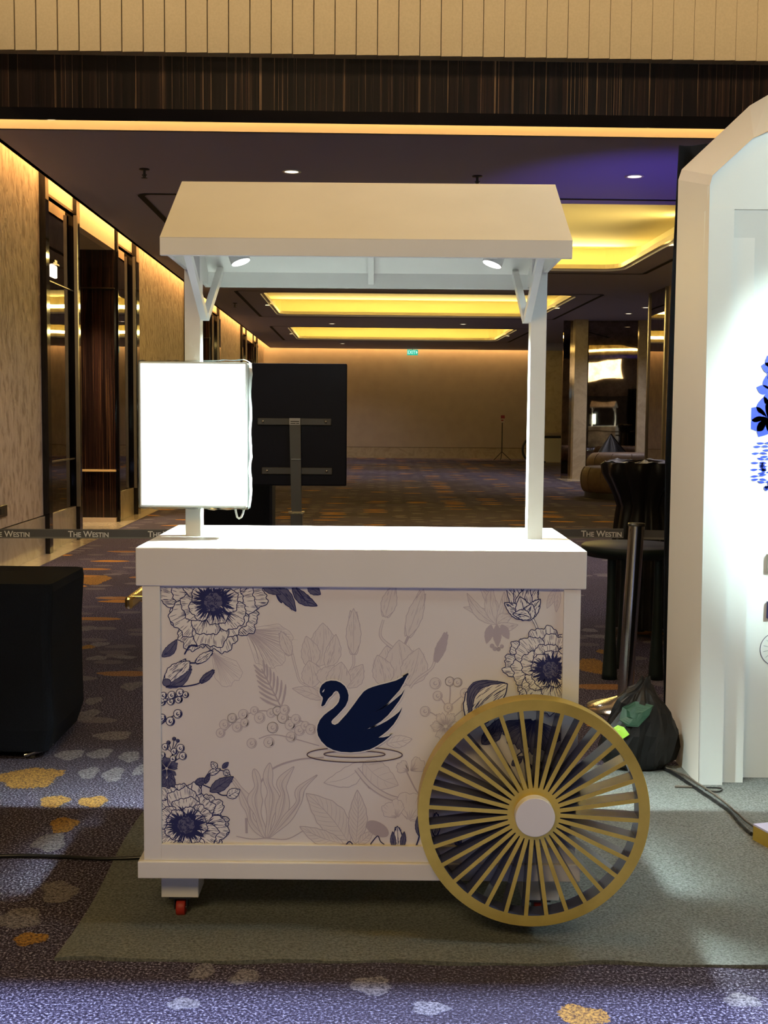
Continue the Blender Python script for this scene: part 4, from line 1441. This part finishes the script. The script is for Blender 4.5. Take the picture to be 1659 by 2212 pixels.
    def berries(s, pts, r, line, fillm, lw=1.2, seed=0):
        rr = random.Random(seed)
        for p in pts:
            q = r * rr.uniform(0.85, 1.15)
            C = [(p[0] + q * math.cos(t), p[1] + q * math.sin(t)) for t in [2 * PI * i / 20 for i in range(21)]]
            s.fill(C[:-1], fillm)
            s.line(C, lw, line, False)
            s.line([(p[0] + q * 0.55 * math.cos(t) + q * .15, p[1] + q * 0.55 * math.sin(t) + q * .15) for t in [0.3 * i - 0.6 for i in range(9)]], lw * 1.5, line)
            s.line([(p[0] + q * 0.75 * math.cos(t), p[1] + q * 0.75 * math.sin(t)) for t in [0.3 * i - 0.9 for i in range(8)]], lw * 1.9, line)
            s.line([(p[0] + q * 0.3 * math.cos(t), p[1] + q * 0.3 * math.sin(t)) for t in [0.6 * i for i in range(9)]], lw * 1.6, line)

    def stem(s, ctrl, w, line, w1=None, double=False, fillm=None):
        c = s.curve(ctrl)
        if double:
            s.line(c, w, line, False, w1)
            s.lift()
            s.line(c, w * 0.62, fillm, False, (w1 or w) * 0.62)
        else:
            s.line(c, w, line, False, w1)

    def fern(s, a, b, n, L, line, w):
        dx, dy = b[0] - a[0], b[1] - a[1]
        l = math.hypot(dx, dy)
        ux, uy = dx / l, dy / l
        s.line([a, b], w * 0.6, line, False)
        for i in range(n):
            t = i / n
            p = (a[0] + dx * t, a[1] + dy * t)
            LL = L * (1 - 0.45 * t)
            for sg in (-1, 1):
                an = math.atan2(uy, ux) + sg * (0.85 - 0.35 * t)
                s.line([(p[0] + LL * q * math.cos(an - sg * 0.18 * q), p[1] + LL * q * math.sin(an - sg * 0.18 * q)) for q in (0, 0.3, 0.6, 0.85, 1)], w, line)


A = Art()
NV, MD, PL, PF, PW = 'ink_navy', 'ink_mid', 'ink_pale', 'ink_pale_fill', 'paper_light'
# --- pale background botanicals
A.petal((520, 1350), -0.55, 20, 118, 0.62, PL, 'paper', 0.03, 44, 1.0, 0.9, 5, 1.0, 0.9)
A.petal((455, 1400), -0.9, 10, 88, 0.5, PL, 'paper', 0.03, 20, 0.9, 0.8, 6)
A.stem([(632, 1408), (640, 1440), (652, 1470), (690, 1482)], 6, PL, 4, True, PF)
A.bud((628, 1412), (607, 1360), 34, PL, PF, 1.3, 1)
A.stem([(764, 1408), (764, 1430), (756, 1445)], 6, PL, 5, True, PF)
A.bud((764, 1410), (764, 1311), 44, PL, PF, 1.3, 2)
A.leaf((700, 1505), (632, 1482), 24, PL, PF, 1.2, 3, 0.05)
for (b0, t0, w0) in (((690, 1435), (698, 1342), 62), ((672, 1440), (662, 1370), 40), ((706, 1440), (726, 1366), 34), ((675, 1480), (668, 1422), 46), ((705, 1480), (722, 1432), 64), ((745, 1480), (784, 1430), 38), ((720, 1490), (738, 1425), 52)):
    A.leaf(b0, t0, w0, PL, PF, 1.2, 0, 0.06, 22, int(b0[0]))
A.stem([(848, 1395), (822, 1370), (828, 1335)], 7, PL, 5, True, PF)
A.bud((832, 1330), (850, 1262), 46, PL, PF, 1.3, 4)
A.bud((880, 1372), (915, 1270), 46, PL, PF, 1.3, 5)
A.stem([(882, 1370), (872, 1392)], 6, PL, 5)
for (b0, t0, w0) in (((840, 1480), (835, 1390), 66), ((865, 1480), (862, 1378), 80), ((880, 1475), (905, 1395), 58), ((832, 1478), (815, 1410), 46)):
    A.leaf(b0, t0, w0, PL, PF, 1.2, 0, 0.05, 26, int(b0[0]))
A.stem([(938, 1424), (930, 1440), (900, 1462), (885, 1480)], 6, PL, 6, True, PF)
A.bud((940, 1425), (965, 1360), 30, PL, PL, 1.3, 7)
# hanging lily, top right
for i, (tx, ty, w0) in enumerate(((1000, 1308, 20), (1008, 1278, 22), (1035, 1264, 24), (1062, 1262, 26), (1088, 1275, 22), (1105, 1325, 24), (1118, 1345, 18))):
    A.leaf((1072, 1345), (tx, ty), w0, PL, PF, 1.1, 0, 0.1 * (-1) ** i, 14, i)
A.leaf((1060, 1345), (1050, 1385), 18, PL, PL, 1.1, 0)
A.leaf((1072, 1345), (1074, 1392), 18, PL, PL, 1.1, 0)
A.leaf((1082, 1345), (1098, 1375), 18, PL, PL, 1.1, 0)
A.berries([(1062, 1390), (1068, 1396), (1076, 1397), (1083, 1391)], 4, PL, PL)
A.leaf((1200, 1268), (1180, 1310), 16, PL, PF, 1.0, 4)
A.leaf((1205, 1268), (1200, 1318), 14, PL, PF, 1.0, 4)
# fern and berries
A.fern((608, 1522), (566, 1440), 7, 50, PL, 5.0)
A.stem([(480, 1580), (520, 1545), (570, 1530), (630, 1545), (680, 1565), (710, 1600)], 2.5, PL)
A.berries([(478, 1578), (486, 1560), (503, 1546), (514, 1565), (527, 1538), (530, 1556), (551, 1530), (562, 1545), (587, 1535), (600, 1530), (612, 1545), (616, 1528), (628, 1560), (640, 1548), (648, 1572), (660, 1562), (672, 1570), (590, 1566), (545, 1600), (582, 1598), (630, 1586)], 10.5, PL, PF, 1.3, 3)
A.stem([(560, 1590), (600, 1582), (690, 1605)], 2, PL)
# sprig on the right of the swan
A.stem([(960, 1560), (968, 1530), (972, 1490), (970, 1465)], 2.5, PL)
A.stem([(968, 1525), (950, 1500)], 2, PL)
A.stem([(970, 1520), (1003, 1492)], 2, PL)
A.stem([(960, 1555), (935, 1535), (915, 1530)], 2, PL)
A.stem([(965, 1555), (1000, 1525)], 2, PL)
A.berries([(945, 1497), (968, 1522), (1004, 1491), (971, 1466), (988, 1468), (918, 1530), (1008, 1520), (940, 1470)], 11, PL, PF, 1.3, 4)
for i in range(6):
    A.petal((962, 1562), i * 1.05, 4, 30, 0.5, PL, PF, 0.06, 8, 1.1, 0.6, 70 + i)
# fallen petals under the swan
A.leaf((835, 1600), (890, 1590), 26, PL, 'paper', 1.2, 3)
A.stem([(560, 1690), (590, 1655), (640, 1636), (700, 1630)], 4.5, PL, 3)
A.leaf((790, 1640), (700, 1685), 42, PL, 'paper', 1.2, 0, -0.12)
A.leaf((785, 1640), (860, 1690), 60, PL, PF, 1.2, 4, 0.1)
A.stem([(770, 1655), (800, 1690), (840, 1715), (880, 1724), (930, 1730)], 11, PL, 13, True, PF)
A.stem([(878, 1660), (895, 1695), (905, 1710)], 3, PL)
A.petal((885, 1660), 0.7, 3, 36, 0.7, PL, PF, 0.05, 8, 1.2, 0.5, 81)
A.petal((885, 1660), 2.6, 3, 30, 0.7, PL, PF, 0.05, 8, 1.2, 0.5, 82)
A.petal((880, 1770), 1.1, 6, 66, 1.1, PL, 'paper', 0.04, 10, 1.1, 0.35, 83)
A.petal((860, 1765), 2.0, 6, 44, 0.9, PL, 'paper', 0.05, 10, 1.1, 0.35, 84)
# lily with twisting petals, bottom
for i, (pts, w0) in enumerate((([(575, 1806), (545, 1770), (538, 1735), (520, 1700), (500, 1672)], 20), ([(575, 1806), (560, 1760), (552, 1722), (558, 1690), (550, 1655)], 24), ([(577, 1806), (585, 1755), (590, 1715), (580, 1680), (584, 1642)], 24), ([(580, 1806), (605, 1760), (615, 1715), (610, 1685), (636, 1650)], 22), ([(582, 1806), (615, 1770), (645, 1730), (650, 1700), (686, 1668)], 16))):
    c = A.curve(pts, 7)
    n = len(c)
    up, dn = [], []
    for k, p in enumerate(c):
        a_, b_ = c[max(k - 1, 0)], c[min(k + 1, n - 1)]
        dx, dy = b_[0] - a_[0], b_[1] - a_[1]
        l = math.hypot(dx, dy)
        t = k / (n - 1)
        ww = w0 / 2 * math.sin(PI * t) ** 0.7 * (1 + 0.35 * math.sin(t * 14 + i)) + 0.4
        up.append((p[0] - dy / l * ww, p[1] + dx / l * ww))
        dn.append((p[0] + dy / l * ww, p[1] - dx / l * ww))
    A.fill(up + dn[::-1], PF)
    A.line(up, 1.5, PL, False)
    A.line(dn, 1.5, PL, False)
    A.line(c, 1.8, PL)
    for q in (0.3, 0.6):
        A.line([(u_[0] * q + d_[0] * (1 - q), u_[1] * q + d_[1] * (1 - q)) for u_, d_ in zip(up, dn)][4:-6], 0.9, PL)
A.stem([(512, 1802), (545, 1808), (575, 1806), (620, 1808), (655, 1790)], 2.0, PL)
A.stem([(533, 1762), (534, 1795)], 5, PL)
# broad leaves, bottom middle
A.leaf((755, 1818), (662, 1708), 62, PL, PF, 1.6, 9, 0.05, 0)
A.leaf((768, 1818), (772, 1700), 40, PL, PF, 1.6, 9, 0.03, 0)
A.leaf((742, 1818), (648, 1780), 34, PL, PF, 1.6, 7, -0.05, 0)
A.leaf((775, 1818), (806, 1790), 20, PL, PF, 1.3, 4)
# small dark oval
O = [(815 + 27 * math.cos(t) * math.cos(0.5) - 15 * math.sin(t) * math.sin(0.5), 1785 + 27 * math.cos(t) * math.sin(0.5) + 15 * math.sin(t) * math.cos(0.5)) for t in [2 * PI * i / 32 for i in range(32)]]
A.fill(O, PL)
# --- navy flowers
A.leaf((590, 1262), (640, 1318), 26, NV, MD, 1.8, 0, -0.06, 12, 2)
A.leaf((632, 1268), (686, 1306), 24, NV, MD, 2.0, 3, 0.08, 14, 3)
A.leaf((665, 1262), (693, 1282), 22, NV, MD, 1.6, 0, 0, 12, 4)
A.stem([(592, 1268), (602, 1292), (610, 1300)], 3, NV)
A.stem([(640, 1268), (655, 1288), (660, 1296)], 3, NV)
A.leaf((565, 1262), (608, 1282), 18, NV, MD, 1.4, 0, 0, 8, 5)
A.peony((462, 1298), 112, NV, MD, PW, 3, 0.95)
A.leaf((352, 1415), (384, 1378), 20, NV, MD, 1.5, 0, 0.08, 18, 8)
A.stem([(400, 1410), (412, 1392), (428, 1392)], 3, NV, 5)
A.bud((424, 1428), (462, 1402), 24, NV, PW, 1.5, 9, 14)
A.stem([(400, 1428), (424, 1428)], 3, NV)
A.bud((360, 1476), (412, 1424), 62, NV, PW, 1.8, 10, 34)
A.leaf((360, 1480), (416, 1440), 18, NV, MD, 1.4, 0, 0.12, 14, 11)
A.fill([(362 + 9 * math.cos(t), 1470 + 8 * math.sin(t)) for t in [2 * PI * i / 20 for i in range(20)]], MD)
A.line([(362 + 9 * math.cos(t), 1470 + 8 * math.sin(t)) for t in [2 * PI * i / 20 for i in range(21)]], 1.6, NV, False)
A.stem([(362, 1478), (400, 1478), (430, 1472), (440, 1462)], 3, NV, 2.5)
A.bud((434, 1470), (465, 1443), 20, NV, MD, 1.6, 12, 16)
A.berries([(352, 1512), (362, 1503), (371, 1510), (373, 1497), (388, 1506), (391, 1492), (403, 1496), (355, 1498)], 7.5, NV, PW, 1.5, 5)
A.stem([(350, 1514), (372, 1505), (395, 1498)], 2, NV)
A.stem([(350, 1560), (370, 1545), (385, 1537)], 2, NV)
A.berries([(386, 1537), (370, 1553), (352, 1546)], 8.5, NV, PW, 1.7, 6)
for q in ((378, 1592), (386, 1596), (366, 1600), (359, 1610)):
    A.stem([(376, 1640), (374, 1622), q], 1.6, NV)
A.stem([(376, 1640), (392, 1612)], 1.6, NV)
A.stem([(378, 1640), (396, 1628)], 1.6, NV)
A.berries([(378, 1591), (386, 1595), (366, 1599)], 4, NV, MD, 1.2, 7)
A.berries([(359, 1608), (392, 1611), (378, 1618), (397, 1628), (353, 1626), (376, 1634)], 7.5, NV, PW, 1.4, 8)
for i in range(5):
    A.petal((362, 1655), 0.4 + i * 1.25, 3, 24, 0.55, NV, MD, 0.06, 10, 1.1, 0.7, 90 + i)
A.leaf((356, 1700), (352, 1668), 18, NV, MD, 1.3, 4, 0, 14, 13)
A.leaf((368, 1700), (374, 1666), 20, NV, MD, 1.3, 4, 0, 18, 14)
A.leaf((380, 1702), (366, 1672), 14, NV, MD, 1.3, 4, 0, 12, 15)
A.stem([(432, 1720), (438, 1690), (452, 1665), (470, 1656)], 2.4, NV)
A.stem([(470, 1656), (490, 1662), (500, 1670)], 2.0, NV)
A.stem([(440, 1690), (462, 1700), (480, 1712), (500, 1712)], 2.6, NV)
for a0, b0, w0, f0 in (((450, 1668), (478, 1655), 13, PW), ((470, 1655), (458, 1640), 14, PW), ((482, 1654), (495, 1641), 10, MD), ((484, 1660), (498, 1667), 14, PW), ((422, 1690), (448, 1676), 16, MD), ((455, 1705), (506, 1672), 26, MD), ((492, 1716), (520, 1700), 22, PW), ((445, 1688), (455, 1664), 9, MD)):
    A.leaf(a0, b0, w0, NV, f0, 1.5, 3, 0, 8, int(a0[0]))
A.peony((404, 1778), 104, NV, MD, PW, 11, 0.9)
# right side
A.stem([(1148, 1330), (1156, 1345), (1162, 1362)], 6, NV, 5, True, PW)
for i, (b0, t0, w0) in enumerate((((1130, 1335), (1092, 1262), 34), ((1135, 1335), (1160, 1262), 36), ((1130, 1335), (1110, 1260), 34), ((1132, 1335), (1140, 1262), 38), ((1125, 1333), (1088, 1298), 26), ((1142, 1333), (1166, 1290), 26), ((1128, 1336), (1122, 1285), 34), ((1140, 1336), (1148, 1300), 28), ((1146, 1330), (1106, 1322), 22))):
    A.leaf(b0, t0, w0, NV, PW, 1.9, 0, 0.08 * (-1) ** i, 20, 30 + i)
A.peony((1188, 1440), 100, NV, MD, PW, 21, 0.92, 1.7)
A.leaf((1010, 1560), (1095, 1470), 78, NV, PW, 2.2, 0, -0.10, 60, 44)
A.leaf((1060, 1530), (1098, 1500), 30, NV, PW, 1.6, 0, 0.10, 20, 45)
A.leaf((1015, 1545), (1090, 1468), 22, NV, MD, 1.6, 0, -0.36, 30, 46)
A.leaf((1040, 1600), (1078, 1545), 34, NV, MD, 1.8, 5, 0.1, 26, 47)
for i in range(6):
    A.petal((1150, 1545), 3.5 + i * 0.42, 4, 74, 0.28, NV, MD, 0.03, 12, 1.3, 0.6, 50 + i)
A.stem([(1105, 1640), (1120, 1620), (1140, 1612)], 2, NV)
A.leaf((1104, 1646), (1128, 1626), 16, NV, MD, 1.4, 3, 0, 10, 60)
A.leaf((1128, 1622), (1142, 1606), 13, NV, PW, 1.4, 3)
for i in range(9):
    A.leaf((1180, 1712), (1140 + i * 9, 1640 - 14 * math.sin(i)), 13, NV, MD, 1.4, 0, 0.05, 8, 70 + i)
# bottom tips
A.bud((860, 1826), (858, 1778), 28, NV, PW, 1.7, 80, 14)
A.leaf((850, 1826), (848, 1790), 12, NV, MD, 1.3, 0, 0, 10, 81)
A.leaf((868, 1826), (873, 1790), 12, NV, MD, 1.3, 0, 0, 10, 82)
A.stem([(800, 1818), (806, 1810), (816, 1800), (822, 1812), (830, 1818)], 2, NV)
A.stem([(748, 1819), (755, 1812), (762, 1818)], 2.4, NV)
A.leaf((905, 1800), (902, 1756), 14, NV, MD, 1.4, 0, 0, 10, 83)
A.bud((940, 1800), (942, 1748), 26, NV, PW, 1.7, 84, 14)
A.bud((990, 1822), (985, 1795), 22, NV, MD, 1.7, 85, 10)
A.stem([(898, 1822), (905, 1800), (903, 1780)], 3, NV)

sheet = MB()
sheet.box(-0.5965, 0.4825, 3.1963, 3.1969, 0.2445, 0.951, 'paper')
sheet.v += []
k0 = len(sheet.v)
art = A.mb
for nm in art.mats:
    sheet.mi(nm)
sheet.v += art.v
for f, mi_ in zip(art.f, art.m):
    sheet.f.append([k0 + q for q in f])
    sheet.m.append(sheet.mats.index(art.mats[mi_]))
    sheet.sm.append(False)
panel = sheet.build('floral_panel', cart, recalc=False)
panel['label'] = 'floral printed front panel'
# the swan emblem
A2 = Art()
A2.y = A.y - 0.0002
sw = [(1535, 60), (1455, 112), (1350, 165), (1230, 200), (1100, 232), (1000, 262), (930, 290), (870, 330), (800, 415), (740, 500), (680, 580), (610, 670), (540, 745), (490, 800), (440, 825), (400, 810), (388, 780), (410, 745), (470, 690), (540, 615), (600, 545), (638, 460), (645, 385), (625, 310), (590, 250), (530, 200), (460, 172), (380, 168), (310, 185), (250, 230), (218, 290), (214, 340), (230, 385), (258, 415), (262, 440), (248, 500), (237, 545), (258, 552), (290, 530), (320, 475), (350, 430), (400, 385), (425, 345), (455, 322), (485, 330), (508, 370), (515, 420), (500, 480), (470, 525), (420, 575), (350, 625), (280, 680), (220, 750), (185, 830), (175, 900), (190, 985), (240, 1070), (320, 1150), (420, 1200), (540, 1228), (680, 1235), (820, 1222), (960, 1190), (1060, 1140), (1160, 1075), (1240, 1010), (1300, 955), (1240, 990), (1170, 1008), (1090, 1012), (1150, 970), (1230, 905), (1310, 820), (1370, 730), (1420, 630), (1443, 555), (1400, 625), (1320, 690), (1220, 760), (1100, 825), (1000, 865), (915, 888), (1010, 845), (1130, 770), (1230, 680), (1320, 570), (1400, 460), (1450, 370), (1480, 290), (1430, 365), (1340, 440), (1240, 520), (1130, 590), (1030, 635), (1110, 590), (1220, 510), (1310, 410), (1400, 310), (1460, 210), (1500, 130)]
sc_ = 240 / 1659.0
SW = [(660 + x * sc_, 1440 + y * sc_) for x, y in sw]
for cx_, cy_, rx_, ry_ in ((735, 1270, 708, 112), (733, 1262, 455, 48)):
    A2.line([(660 + (cx_ + rx_ * math.cos(t)) * sc_, 1440 + (cy_ + ry_ * math.sin(t)) * sc_) for t in [2 * PI * i / 90 for i in range(91)]], 1.9, 'ink_brown', False)
A2.lift(4)
A2.line(SW + SW[:2], 5.0, 'paper_light', False)
A2.lift(4)
A2.fill(SW, 'swan_navy')
A2.lift(4)
A2.fill([(660 + x * sc_, 1440 + y * sc_) for x, y in ((290, 292), (268, 312), (252, 340), (262, 345), (280, 325))], 'paper_light')
A2.mb.build('swan_emblem', panel, recalc=False)['label'] = 'navy blue swan over two water rings'
